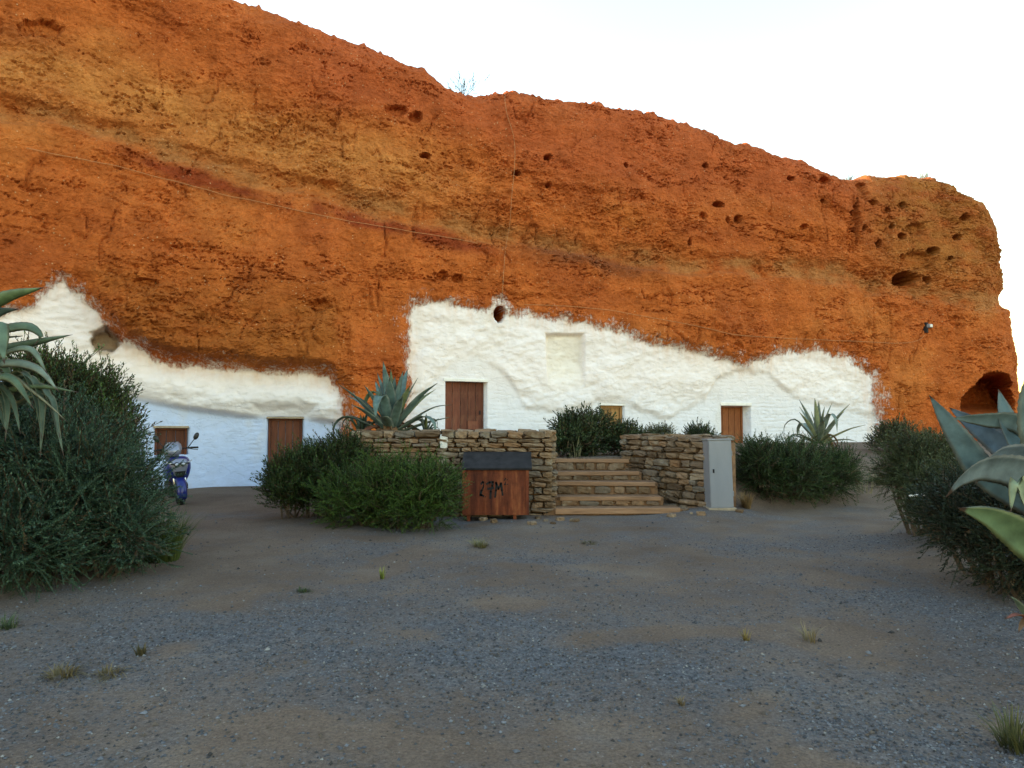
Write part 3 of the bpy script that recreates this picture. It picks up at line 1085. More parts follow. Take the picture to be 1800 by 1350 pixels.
# right wall, slanting forward beside the steps
RA, RB = Vector((2.17, 12.8, 0)), Vector((3.46, 11.02, 0))
wallR = empty('stone_wall', (0, 0, 0), 0, 'short rubble stone wall slanting forward right of the steps', 'wall')
tR = (RB - RA).normalized()
nR = Vector((tR.y, -tR.x, 0))
cR = (RA + RB) / 2 - nR * 0.22
MB().box((cR.x, cR.y, 0.56), ((RB - RA).length - 0.06, 0.36, 1.22), rz=math.atan2(tR.y, tR.x), bevel=0.02).build('mortar', M['mortar'], wallR)
stone_face(wallR, RA - nR * 0.04, RB - nR * 0.04, -0.03, 1.26, 0.24, hmin=.065, hmax=.135, lmin=.12, lmax=.4)
stone_face(wallR, RA - nR * 0.40 - tR * .02, RA - tR * .02, 0.75, 1.25, 0.2, lmin=.14, lmax=.26)
x = 0
Lr = (RB - RA).length
while x < Lr - .2:
    l = min(random.uniform(.18, .36), Lr - x - .02)
    p = RA + tR * (x + l / 2) - nR * 0.22
    put_stone(wallR, (p.x, p.y, 1.235 + random.uniform(-.02, .02)), (l, .42, .1), math.atan2(tR.y, tR.x))
    x += l + .01

# ------------------------------------------------------------------ steps
steps = empty('garden_steps', (1.6, 11.6, 0), 0, 'five broad earth and stone steps edged with pale timber boards', 'steps')
SX = -1.6
SY = -11.6
st = [  # px left, px right, py of nosing top, depth
    (976, 1196, 893.5, 10.88), (984, 1162, 873, 11.28), (978, 1152, 847, 11.72), (978, 1124, 829, 12.16), (977, 1106, 806.5, 12.62)]
zprev = 0.0
for i, (a, b, pyt, d) in enumerate(st):
    pa, pb = at(a, pyt, d), at(b, pyt, d)
    zt = (pa.z + pb.z) / 2
    nxt = st[i + 1][3] if i < 4 else d + 0.5
    wd = 2.75 + 0.0 * i
    xr = pb.x
    # earth tread behind the board
    MB().box(((pa.x + xr) / 2 + SX - .03, (d + nxt) / 2 + 0.07 + SY, zt / 2 - 0.014), (xr - pa.x + .16, nxt - d + 0.04, zt), bevel=0.01).build('tread', M['mortar'], steps)
    bh = 0.07 if i else 0.09
    MB().box(((pa.x + xr) / 2, 0, 0), (xr - pa.x, 0.075, bh), bevel=0.008)
    bo = MB().box((0, 0, 0), (xr - pa.x, 0.08, bh), bevel=0.008).build('board', M['plank'], steps, ((pa.x + xr) / 2 + SX, d + 0.04 + SY, zt - bh / 2), (0, R(random.uniform(-.5, .5)), R(random.uniform(-.6, .6))))
    # stones in the riser under the board
    if i:
        x = pa.x + .02
        while x < xr - .08:
            l = random.uniform(.14, .34)
            l = min(l, xr - x)
            hh = max(.05, zt - bh - zprev)
            put_stone(steps, (x + l / 2 + SX, d + 0.06 + SY, zprev + hh / 2), (l * .98, .12, hh * random.uniform(.85, 1.05)), 0)
            x += l + random.uniform(.01, .05)
    zprev = zt - 0.01

# ------------------------------------------------------------------ rusty box with painted mark
bx0, bx1 = at(812, 900, 10.45).x, at(930, 900, 10.45).x
bcx = (bx0 + bx1) / 2
bw = bx1 - bx0
box = empty('rusty_box', (bcx, 10.66, 0.02), R(0), 'rusty red steel box with dark sloping lid standing against the stone wall', 'box')
zb0, zfr, zbk = 0.06, 0.78, 0.985
b = MB()
b.loft([[(-bw / 2, -0.21, zb0), (-bw / 2, 0.17, zb0), (-bw / 2, 0.17, zbk - .03), (-bw / 2, -0.21, zfr)], [(bw / 2, -0.21, zb0), (bw / 2, 0.17, zb0), (bw / 2, 0.17, zbk - .03), (bw / 2, -0.21, zfr)]])
body = b.build('body', M['rust'], box)
for k, xx in enumerate((-0.17, 0.17)):
    MB().box((xx, -0.214, (zb0 + zfr) / 2), (0.012, 0.01, zfr - zb0 - .02)).build('seam', M['rust'], body)
for sx in (-1, 1):
    MB().box((sx * (bw / 2 - .03), -0.218, (zb0 + zfr) / 2 - .01), (0.05, 0.016, zfr - zb0 - .03), bevel=.004).build('edge_strip', M['rust'], body)
ang = math.atan2(zbk - zfr, 0.38)
MB().box((0.02, -0.03, (zfr + zbk) / 2 + 0.012), (bw + 0.05, math.hypot(0.44, (zbk - zfr) * 1.15), 0.018), rx=ang, bevel=0.004).build('lid', M['darkmetal'], box)
MB().box((0.02, -0.236, zfr - 0.005), (bw + 0.052, 0.01, 0.04), bevel=.003).build('lid_edge', M['darkmetal'], box)
for sx in (-.42, .3):
    MB().box((sx, -0.16, 0.02), (0.05, 0.05, 0.12)).build('leg', M['rust'], box)
strokes = [
    [(-.245, .50), (-.225, .53), (-.2, .52), (-.205, .47), (-.24, .40), (-.26, .33), (-.235, .325), (-.19, .30)],
    [(-.16, .50), (-.12, .525), (-.065, .53), (-.075, .47), (-.1, .38), (-.105, .28)], [(-.14, .425), (-.06, .44)],
    [(-.03, .30), (-.02, .40), (-.015, .52), (.02, .42), (.06, .51), (.075, .40), (.085, .33)],
    [(.11, .555), (.13, .585), (.155, .57), (.14, .53), (.115, .49), (.165, .495)]]
mk = MB()
for si, sk in enumerate(strokes):
    wd = 0.016 if si < 4 else 0.009
    for (a, c) in zip(sk[:-1], sk[1:]):
        a, c = Vector((a[0], 0, a[1])), Vector((c[0], 0, c[1]))
        dv = (c - a)
        l = dv.length
        th = math.atan2(dv.z, dv.x)
        mk.box((((a.x + c.x) / 2) + .025, -0.2135 - .0006 * (si % 3), (a.z + c.z) / 2 + .04), (l + wd * 1.4, 0.003, wd * 2 * random.uniform(.8, 1.1)), ry=-th)
mk.build('painted_mark', M['ink'], box)

# ------------------------------------------------------------------ grey cabinet
cx0 = at(1249, 830, 10.86).x
cab = empty('metal_cabinet', (cx0 + 0.19, 10.86 + 0.2, 0.105), R(-1.5), 'tall light grey metal cabinet standing at the end of the stone wall', 'cabinet')
cab.rotation_euler = (R(-1.0), R(-1.2), R(-2))
MB().box((0, 0, 0.565), (0.37, 0.4, 1.10), bevel=0.006).build('case', M['cabinet'], cab)
MB().box((0, -0.207, 0.565), (0.352, 0.014, 1.07), bevel=0.003).build('door', M['cabinet'], cab)
MB().box((0, 0.0, 1.127), (0.39, 0.43, 0.02), bevel=0.005).build('top', M['cabinet'], cab)
MB().box((-.12, -0.218, 0.62), (0.025, 0.012, 0.06), bevel=0.002).build('lock', M['darkmetal'], cab)
for zz_ in (0.25, 0.9):
    MB().tube([(0.187, -0.2, zz_ - .04), (0.187, -0.2, zz_ + .04)], 0.008, 8).build('hinge', M['cabinet'], cab)
MB().box((0, 0, 0.0), (0.44, 0.46, 0.05), bevel=0.01).build('plinth', M['greywood'], cab)

# ------------------------------------------------------------------ scooter (front towards -Y)
sp = at(290, 884, 12.45)
sc_z = float(gz(sp.x, 12.9))
scoot = empty('scooter', (sp.x, 12.9, sc_z), R(14), 'blue and silver motor scooter parked facing out before the white wall', 'scooter')
scoot.rotation_euler = (0, R(-3.5), R(33))
scoot.scale = (1.06, 1.0, 1.03)


def wheel(parent, y, r, wd, steer=0.0, x=0.0):
    wl = link('wheel', None, parent, (x, y, r), (0, 0, steer))
    wl.empty_display_size = .1
    MB().lathe([(r - .075, -wd * .4), (r - .03, -wd * .5), (r - .008, -wd * .36), (r, 0), (r - .008, wd * .36), (r - .03, wd * .5), (r - .075, wd * .4), (r - .075, -wd * .4)], (0, 0, 0), 'X', 28).build('tyre', M['rubber'], wl, smooth=True)
    b = MB().lathe([(r - .074, -wd * .3), (r - .09, -wd * .3), (r - .09, wd * .3), (r - .074, wd * .3), (r - .074, -wd * .3)], (0, 0, 0), 'X', 28)
    b.lathe([(.035, -wd * .4), (.05, -.02), (.05, .02), (.035, wd * .4), (0.002, wd * .4), (0.002, -wd * .4), (.035, -wd * .4)], (0, 0, 0), 'X', 16)
    for k in range(5):
        a = 2 * PI * k / 5
        b.box((0, (r * .33) * math.cos(a), (r * .33) * math.sin(a)), (0.03, r - .12, 0.035), rx=a)
    b.build('rim', M['silver'], wl)
    return wl


ST = R(-16)
wheel(scoot, -0.60, 0.235, 0.115, ST, 0.0)
wheel(scoot, 0.62, 0.235, 0.125)
# mudguard
b = MB()
rings = []
for k in range(11):
    a = R(-25 + 19 * k)
    rr_ = 0.262
    cy, cz = -0.60 - rr_ * math.cos(a) * 1.0, 0.235 + rr_ * math.sin(a)
    hw = 0.078
    rings.append([(-hw, cy + .03 * math.cos(a), cz - .03 * math.sin(a)), (-hw * .7, cy, cz), (0, cy - .012 * math.cos(a), cz + .012 * math.sin(a)), (hw * .7, cy, cz), (hw, cy + .03 * math.cos(a), cz - .03 * math.sin(a))])
b.loft(rings, cap=False, closed=False)
fend = b.build('mudguard', M['blue'], scoot, smooth=True)
md = fend.modifiers.new('solid', 'SOLIDIFY')
md.thickness = 0.008
for sx in (-1, 1):
    MB().tube([(sx * .085, -0.60, 0.235), (sx * .085, -0.52, 0.50), (sx * .06, -.44, .68)], .022, 10).build('fork', M['chrome'], scoot, smooth=True)


def ring8(y, z0, z1, w0, w1, yb, bul=0.03):
    return [(-w0, yb, z0), (-w0 * .6, y, z0), (w0 * .6, y, z0), (w0, yb, z0)]


# front apron: lofted from bottom to top, blue
lv = [(0.36, .10, -.50, -.36), (0.46, .17, -.58, -.38), (0.58, .215, -.64, -.38), (0.70, .235, -.66, -.36), (0.80, .215, -.62, -.33), (0.88, .15, -.54, -.30)]
b = MB()
b.loft([[(-w_, yb, z), (-w_ * .8, (y * .6 + yb * .4), z), (-w_ * .35, y, z), (w_ * .35, y, z), (w_ * .8, (y * .6 + yb * .4), z), (w_, yb, z), (0, yb + .03, z)] for z, w_, y, yb in lv])
b.build('front_apron', M['blue'], scoot, smooth=True, sub=1)
# silver nose panel: V shape proud of the apron
nose = [(0.50, .085, -.625), (0.58, .12, -.662), (0.68, .155, -.688), (0.77, .165, -.68), (0.84, .13, -.63)]
b = MB()
b.loft([[(-w_, y + .06, z), (-w_ * .6, y + .01, z), (0, y - .006, z), (w_ * .6, y + .01, z), (w_, y + .06, z), (w_ * .5, y + .09, z), (-w_ * .5, y + .09, z)] for z, w_, y in nose])
b.build('nose_panel', M['silver'], scoot, smooth=True, sub=1)
MB().loft([[(-.055, -.66, .50), (.055, -.66, .50), (.055, -.58, .50), (-.055, -.58, .50)], [(-.085, -.70, .61), (.085, -.70, .61), (.085, -.6, .61), (-.085, -.6, .61)]]).build('grille', M['black'], scoot)
MB().loft([[(-.06, -.60, .40), (.06, -.60, .40), (.06, -.52, .40), (-.06, -.52, .40)], [(-.05, -.655, .495), (.05, -.655, .495), (.05, -.58, .495), (-.05, -.58, .495)]]).build('lower_panel', M['blue'], scoot)
MB().box((0, -.69, .745), (.3, .03, .03), bevel=.01).build('lamp_bar', M['black'], scoot)
for sx in (-1, 1):
    h = MB().lathe([(.001, -.035), (.036, -.03), (.043, -.01), (.043, .03), (.001, .03)], (sx * .05, -.69, .735), 'Y', 20).build('headlight', M['black'], scoot, smooth=True)
    MB().lathe([(.001, -.012), (.03, -.006), (.03, .004), (.001, .004)], (sx * .05, -.722, .735), 'Y', 18).build('lens', M['lens'], h, smooth=True)
    MB().loft([[(sx * .13, -.67, .74), (sx * .13, -.66, .775), (sx * .13, -.63, .76)], [(sx * .21, -.56, .775), (sx * .21, -.55, .80), (sx * .21, -.53, .79)]]).build('indicator', M['lens'], scoot)
# handlebar cowl and fly screen
b = MB()
b.loft([[(-w_, y1, z), (-w_ * .7, y0, z), (w_ * .7, y0, z), (w_, y1, z), (w_ * .7, y1 + .08, z), (-w_ * .7, y1 + .08, z)] for z, w_, y0, y1 in [(.86, .10, -.52, -.40), (.93, .135, -.54, -.38), (1.0, .13, -.50, -.34), (1.04, .09, -.44, -.32)]])
b.build('handlebar_cowl', M['silver'], scoot, smooth=True, sub=1, rot=(0, 0, ST * .6))
b = MB()
b.loft([[(-w_, y + .07, z), (-w_ * .55, y + .015, z), (0, y, z), (w_ * .55, y + .015, z), (w_, y + .07, z)] for z, w_, y in [(.92, .12, -.575), (1.0, .145, -.545), (1.08, .13, -.485), (1.13, .08, -.43)]], cap=False, closed=False)
scr = b.build('fly_screen', M['silver'], scoot, smooth=True, rot=(0, 0, ST * .6))
md = scr.modifiers.new('solid', 'SOLIDIFY')
md.thickness = 0.008
MB().tube([(-.34, -.25, .99), (-.2, -.33, 1.0), (0, -.36, 1.0), (.2, -.33, 1.0), (.34, -.25, .99)], .013, 8).build('handlebar', M['darkmetal'], scoot, smooth=True)
for sx in (-1, 1):
    MB().tube([(sx * .23, -.315, 1.0), (sx * .35, -.245, .99)], .019, 10).build('grip', M['rubber'], scoot, smooth=True)
    MB().tube([(sx * .16, -.37, 1.0), (sx * .27, -.34, .965), (sx * .34, -.3, .95)], .007, 6).build('brake_lever', M['darkmetal'], scoot)
    mir = MB().tube([(sx * .17, -.34, 1.0), (sx * .22, -.33, 1.06), (sx * .285, -.33, 1.15)], .008, 6).build('mirror_arm', M['black'], scoot, smooth=True)
    b = MB()
    b.loft([[(sx * .32 + .05 * math.cos(q) * k * .9 + .02 * sx * math.sin(q) * k, -.335 + dy, 1.205 + .068 * math.sin(q) * k) for q in np.linspace(0, 2 * PI, 14, endpoint=False)] for k, dy in ((.6, -.03), (.95, -.015), (1, .01), (.9, .014))])
    b.build('mirror', M['black'], mir, smooth=True)
# floor, seat, tail
MB().loft([[(-.15, -.36, .26), (.15, -.36, .26), (.15, -.36, .34), (-.15, -.36, .34)], [(-.19, 0.0, .24), (.19, 0, .24), (.19, 0, .32), (-.19, 0, .32)], [(-.17, .3, .26), (.17, .3, .26), (.17, .3, .38), (-.17, .3, .38)]]).build('floorboard', M['black'], scoot)
b = MB()
b.loft([[(-w_, y, z0), (w_, y, z0), (w_ * .95, y, (z0 + z1) / 2), (w_ * .75, y, z1), (-w_ * .75, y, z1), (-w_ * .95, y, (z0 + z1) / 2)] for y, w_, z0, z1 in [(.06, .12, .32, .66), (.2, .18, .34, .72), (.5, .19, .42, .74), (.8, .14, .55, .76), (.95, .06, .64, .74)]])
b.build('rear_body', M['blue'], scoot, smooth=True, sub=1)
b = MB()
b.loft([[(-w_, y, z0), (w_, y, z0), (w_ * .9, y, z1), (-w_ * .9, y, z1)] for y, w_, z0, z1 in [(.05, .09, .70, .76), (.2, .15, .72, .80), (.45, .155, .73, .81), (.75, .13, .75, .86), (.88, .08, .76, .85)]])
b.build('seat', M['seat'], scoot, smooth=True, sub=1)
MB().tube([(.12, .3, .3), (.17, .5, .26), (.17, .78, .30)], [.03, .05, .05], 10).build('exhaust', M['darkmetal'], scoot, smooth=True)
MB().tube([(-.12, .05, .26), (-.24, .12, 0.02)], .012, 6).build('side_stand', M['darkmetal'], scoot)

# ------------------------------------------------------------------ vegetation helpers
def sprig_template(nleaf, ll, lw, stem=0.012, bend=0.25, seed=0, up=0.9):
    r = random.Random(seed)
    V, F, T_ = [], [], []
    az = r.uniform(0, 6.28)

    def pos(t):
        return Vector((bend * t * t * math.cos(az), bend * t * t * math.sin(az), t * (1 - .12 * bend * t)))
    for i in range(nleaf):
        t = 0.1 + 0.9 * (i + r.random()) / nleaf
        p = pos(t)
        a = i * 2.4 + r.uniform(-.4, .4)
        d = Vector((math.cos(a), math.sin(a), up + .5 * t)).normalized()
        d = (d + Vector((r.uniform(-.2, .2),) * 3)).normalized()
        L = ll * r.uniform(.7, 1.2) * (1.0 - .35 * t)
        sd = d.cross(Vector((0, 0, 1)))
        sd = sd.normalized() if sd.length > .01 else Vector((1, 0, 0))
        W = lw * r.uniform(.8, 1.2)
        b0 = len(V)
        V += [p, p + d * L * .5 + sd * W, p + d * L, p + d * L * .5 - sd * W]
        F.append((b0, b0 + 1, b0 + 2, b0 + 3))
        T_ += [t - .15, t, t + .1, t]
    # stem: two crossing strips
    for k in range(2):
        sx = Vector((stem, 0, 0)) if k == 0 else Vector((0, stem, 0))
        for a, c in ((0, .5), (.5, 1)):
            b0 = len(V)
            V += [pos(a) - sx, pos(a) + sx, pos(c) + sx * .6, pos(c) - sx * .6]
            F.append((b0, b0 + 1, b0 + 2, b0 + 3))
            T_ += [-1, -1, -1, -1]
    return np.array([tuple(v) for v in V]), np.array(F), np.array(T_)


def frames(D, roll):
    D = D / np.linalg.norm(D, axis=1, keepdims=True)
    ref = np.where(np.abs(D[:, 2:3]) < 0.95, np.array([[0, 0, 1.0]]), np.array([[1.0, 0, 0]]))
    A = np.cross(ref, D)
    A /= np.linalg.norm(A, axis=1, keepdims=True)
    B = np.cross(D, A)
    c, s = np.cos(roll)[:, None], np.sin(roll)[:, None]
    return np.stack([A * c + B * s, -A * s + B * c, D], 2)        # columns


def scatter(templates, P, D, Sc, c0, c1, cs, rg):
    """returns V,F,tint for one joined mesh"""
    Vs, Fs, Cs, base = [], [], [], 0
    n = len(P)
    pick = rg.integers(0, len(templates), n)
    Rm = frames(D, rg.uniform(0, 6.28, n))
    tone = rg.random(n)
    for k, (TV, TF, TT) in enumerate(templates):
        ix = np.where(pick == k)[0]
        if len(ix) == 0:
            continue
        v = np.einsum('nij,kj->nki', Rm[ix], TV) * Sc[ix][:, None, None] + P[ix][:, None, :]
        f = TF[None] + (np.arange(len(ix)) * len(TV))[:, None, None] + base
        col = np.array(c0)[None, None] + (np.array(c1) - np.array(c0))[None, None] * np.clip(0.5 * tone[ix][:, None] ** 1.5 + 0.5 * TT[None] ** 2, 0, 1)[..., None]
        deadm = rg.random(len(ix)) < .05
        col = np.where(deadm[:, None, None], np.array((.085, .058, .03))[None, None] * rg.uniform(.5, 1.3, (len(ix), 1, 1)), col)
        col = np.where((TT < -0.5)[None, :, None], np.array(cs)[None, None], col)
        Vs.append(v.reshape(-1, 3))
        Fs.append(f.reshape(-1, TF.shape[1]))
        Cs.append(col.reshape(-1, 3))
        base += len(ix) * len(TV)
    return np.concatenate(Vs), np.concatenate(Fs), np.concatenate(Cs)


TPL_FINE = [sprig_template(26, .17, .019, .010, .3, k) for k in range(6)]
TPL_MED = [sprig_template(17, .22, .027, .012, .28, 20 + k) for k in range(6)]
TPL_COARSE = [sprig_template(12, .28, .040, .014, .25, 40 + k) for k in range(5)]
TPL_STRAND = [sprig_template(34, .095, .0125, .011, .5, 80 + k, up=1.3) for k in range(6)]
TPL_SPIKE = [sprig_template(20, .11, .016, .010, .35, 60 + k, up=1.6) for k in range(5)]


def shrub(lobes, label, n, size, c0, c1, seed, tpl=TPL_MED, upb=0.55, name='shrub', spikes=0, spike_len=0.5, group=None, cs=(0.05, 0.035, 0.02), shell=0.55, clumps=9, strand=0.0):
    """lobes: (px, py, depth, rx, ry, rz)"""
    rg = np.random.default_rng(seed)
    cen = np.array([tuple(at(a, b_, d)) for a, b_, d, *_ in lobes])
    rad = np.array([l[3:6] for l in lobes])
    base = cen[:, :2].mean(0)
    bz = float(gz(base[0], base[1]))
    bigc, bigr = cen, rad
    sc_, sr_ = [cen], [rad * .78]
    for j in range(len(lobes)):
        q = rg.normal(size=(clumps, 3))
        q /= np.linalg.norm(q, axis=1, keepdims=True)
        q[:, 2] = np.where(q[:, 2] < -.35, -q[:, 2], q[:, 2])
        sc_.append(cen[j] + q * rad[j] * rg.uniform(.5, .8, (clumps, 1)))
        sr_.append(rad[j].mean() * rg.uniform(.24, .46, (clumps, 1)) * np.array([[1, 1, 1.05]]))
    cen, rad = np.concatenate(sc_), np.concatenate(sr_)
    nl = len(cen)
    vol = rad[:, 0] * rad[:, 2] + rad[:, 0] * rad[:, 1]
    k = rg.choice(nl, n, p=vol / vol.sum())
    u = rg.normal(size=(n, 3))
    u /= np.linalg.norm(u, axis=1, keepdims=True)
    rr = shell + (1 - shell) * rg.random(n) ** 0.6
    lumpy = 1 + 0.3 * fbm(u[:, 0] * 2.4 + k * 3.1, u[:, 2] * 2.4 + u[:, 1] * 1.7, 3)
    P = cen[k] + u * rad[k] * (rr * lumpy)[:, None]
    # drop what lies deep inside another lobe
    keep = np.ones(n, bool)
    for j in range(nl):
        dj = np.linalg.norm((P - cen[j]) / rad[j], axis=1)
        keep &= ~((dj < shell * .82) & (k != j))
    zg = gz(P[:, 0], P[:, 1])
    keep &= P[:, 2] > zg + 0.02
    P, u = P[keep], u[keep]
    m = len(P)
    D = u * 0.75 + np.array([0, 0, upb]) + rg.normal(size=(m, 3)) * 0.28
    Sc = size * rg.uniform(.6, 1.25, m)
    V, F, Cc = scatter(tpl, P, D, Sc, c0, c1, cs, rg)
    if strand:
        ns = int(n * strand)
        kk = rg.choice(nl, ns, p=vol / vol.sum())
        uu = rg.normal(size=(ns, 3))
        uu /= np.linalg.norm(uu, axis=1, keepdims=True)
        Ps = cen[kk] + uu * rad[kk] * rg.uniform(.7, 1.0, (ns, 1))
        ok = Ps[:, 2] > gz(Ps[:, 0], Ps[:, 1]) + .03
        Ps, uu = Ps[ok], uu[ok]
        ns = len(Ps)
        Ds = uu * .8 + np.array([0, 0, upb]) + rg.normal(size=(ns, 3)) * .25
        V2, F2, C2 = scatter(TPL_STRAND, Ps, Ds, size * 1.25 * rg.uniform(.6, 1.25, ns), (np.array(c0) + np.array(c1)) / 2, np.array(c1) * 1.35, np.array(c1) * .8, rg)
        F = np.concatenate([F, F2 + len(V)])
        V = np.concatenate([V, V2])
        Cc = np.concatenate([Cc, C2])
    root = empty(name, (base[0], base[1], bz), 0, label, 'shrub', group)
    org = np.array([base[0], base[1], bz])
    if spikes:
        kk = rg.choice(nl, spikes, p=vol / vol.sum())
        uu = rg.normal(size=(spikes, 3))
        uu[:, 2] = np.abs(uu[:, 2]) + .6
        uu /= np.linalg.norm(uu, axis=1, keepdims=True)
        Ps = cen[kk] + uu * rad[kk] * .92
        Ds = uu * .45 + np.array([0, 0, .9]) + rg.normal(size=(spikes, 3)) * .2
        V2, F2, C2 = scatter(TPL_SPIKE, Ps, Ds, spike_len * rg.uniform(.6, 1.2, spikes), np.array(c1) * .9, np.array(c1) * 1.5, cs, rg)
        F = np.concatenate([F, F2 + len(V)])
        V = np.concatenate([V, V2])
        Cc = np.concatenate([Cc, C2])
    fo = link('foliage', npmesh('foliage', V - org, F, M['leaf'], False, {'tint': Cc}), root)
    tag(fo, kind='stuff')
    # woody stems
    b = MB()
    cen, rad = bigc, bigr
    for j in range(len(lobes)):
        for q in range(7):
            uu = rg.normal(size=3)
            uu[2] = abs(uu[2]) + .3
            uu /= np.linalg.norm(uu)
            tip = cen[j] + uu * rad[j] * .8 - org
            b0 = np.array([rg.normal() * .12 * rad[j][0] + (cen[j][0] - org[0]) * .75, rg.normal() * .1 + (cen[j][1] - org[1]) * .75, 0])
            b0[2] = float(gz(b0[0] + org[0], b0[1] + org[1])) - bz - .03
            mid = (b0 + tip) / 2 + rg.normal(size=3) * .06
            b.tube([tuple(b0), tuple(mid), tuple(tip)], [.018, .012, .005], 5, cap=False)
    tag(b.build('stems', M['bark'], root), kind='stuff')
    return root


def blades(P, n, h, spread, w, c0, c1, rg, droop=.5, seg=4):
    Vs, Fs, Cs = [], [], []
    base = 0
    t = np.linspace(0, 1, seg + 1)
    for i in range(n):
        a = rg.uniform(0, 6.28)
        r0 = spread * .35 * rg.random() ** .5
        L = h * rg.uniform(.55, 1.15)
        lean = rg.uniform(.08, 1.0) * spread / max(h, .01)
        dx, dy = math.cos(a), math.sin(a)
        px0, py0 = r0 * math.cos(a + .7), r0 * math.sin(a + .7)
        hor = L * lean * (t * .4 + t ** 2 * .6)
        ver = L * (t - droop * lean * .55 * t ** 2.2)
        cx, cy = px0 + hor * dx, py0 + hor * dy
        wd = w * (1 - t ** 1.5) + .0006
        v = np.zeros((2 * (seg + 1), 3))
        v[0::2] = np.stack([cx - dy * wd, cy + dx * wd, ver], 1)
        v[1::2] = np.stack([cx + dy * wd, cy - dx * wd, ver], 1)
        k = np.arange(seg)
        Fs.append(np.stack([2 * k, 2 * k + 1, 2 * k + 3, 2 * k + 2], 1) + base)
        base += len(v)
        Vs.append(v)
        c = np.array(c0) + (np.array(c1) - np.array(c0)) * rg.random()
        Cs.append(np.repeat(c[None], len(v), 0) * (0.7 + .5 * np.repeat(t, 2))[:, None])
    return np.concatenate(Vs), np.concatenate(Fs), np.concatenate(Cs)


def tuft(px, py, d, label, n=60, h=.25, spread=.2, w=.004, c0=(.06, .08, .02), c1=(.2, .2, .07), seed=0, z=None, name='grass_tuft', droop=.5, group=None):
    p = at(px, py, d)
    if z is None:
        p.z = float(gz(p.x, p.y)) - .005
    else:
        p.z = z
    rg = np.random.default_rng(seed)
    V, F, Cc = blades(p, n, h, spread, w, c0, c1, rg, droop)
    o = link(name, npmesh(name, V, F, M['grass'], True, {'tint': Cc}), None, p)
    tag(o, label, 'grass', group)
    return o


def ground_d(px, py):
    """depth where the pixel ray meets the ground"""
    dx, dy, dz = ray(px, py)
    lo = 1.0
    for k in range(2400):
        Yd = lo + k * .01
        t = Yd / dy
        if CAMZ + dz * t < float(gz(dx * t, Yd)):
            return Yd
    return 20


# agave leaf: path of points, width, gutter depth
def leaf_mesh(path, width, rg, fold=0.35, side=None, c_base=(.12, .16, .13), c_mid=(.13, .2, .185), seg=14, thick=.018, twist=0.0):
    P = np.array([tuple(p) for p in path], float)
    Q = catmull(P, 8)
    L = np.concatenate([[0], np.cumsum(np.linalg.norm(np.diff(Q, axis=0), axis=1))])
    tt = np.linspace(0, 1, seg + 1)
    C_ = np.stack([np.interp(tt * L[-1], L, Q[:, i]) for i in range(3)], 1)
    T_ = np.gradient(C_, axis=0)
    T_ /= np.linalg.norm(T_, axis=1, keepdims=True)
    if side is None:
        hd = P[-1] - P[0]
        hd[2] = 0
        if np.linalg.norm(hd) < 1e-3:
            hd = np.array([1, 0, 0])
        side = np.cross(hd, [0, 0, 1])
    side = np.array(side, float)
    side /= np.linalg.norm(side)
    prof = np.interp(tt, [0, .12, .3, .5, .7, .85, .95, 1], [.72, .78, .95, 1.0, .78, .46, .16, .012]) * width / 2
    us = np.array([-1, -.66, -.3, 0, .3, .66, 1])
    V, Cc = [], []
    for i in range(seg + 1):
        s_ = side - T_[i] * np.dot(side, T_[i])
        s_ /= np.linalg.norm(s_)
        if twist:
            nn = np.cross(T_[i], s_)
            a = twist * tt[i]
            s_ = s_ * math.cos(a) + nn * math.sin(a)
        n_ = np.cross(s_, T_[i])
        if n_[2] < -0.2 and False:
            n_ = -n_
        wv = prof[i]
        fd = fold * (1 - .45 * tt[i])
        th = thick * (1 - .85 * tt[i])
        wavy = 1 + (.07 if i % 2 else -.02) * (1 - .5 * tt[i])
        top = [C_[i] + s_ * wv * u * (wavy if abs(u) == 1 else 1) + n_ * (fd * wv * u * u) for u in us]
        bot = [C_[i] + s_ * wv * u + n_ * (fd * wv * u * u - th * (1 - u * u) - .002) for u in us[::-1][1:-1]]
        V += top + bot
        t = tt[i]
        c = np.array(c_base) * (1 - min(1, t * 2.5)) + np.array(c_mid) * min(1, t * 2.5)
        for u in list(us) + list(us[::-1][1:-1]):
            k = c * (0.94 + .12 * (1 - abs(u)))
            if abs(u) == 1:
                k = k * .8 + np.array((.06, .035, .01))
            if t > .955:
                k = np.array((.04, .022, .014))
            Cc.append(k)
    m = len(us) * 2 - 2
    F = []
    for i in range(seg):
        for j in range(m):
            F.append((i * m + j, i * m + (j + 1) % m, (i + 1) * m + (j + 1) % m, (i + 1) * m + j))
    return np.array(V), np.array(F), np.array(Cc)


def add_leaf(root, path, width, rg, name='leaf', **kw):
    org = np.array(root.location)
    V, F, Cc = leaf_mesh(path, width, rg, **kw)
    return link(name, npmesh(name, V - org, F, M['agave'], True, {'tint': Cc}), root)


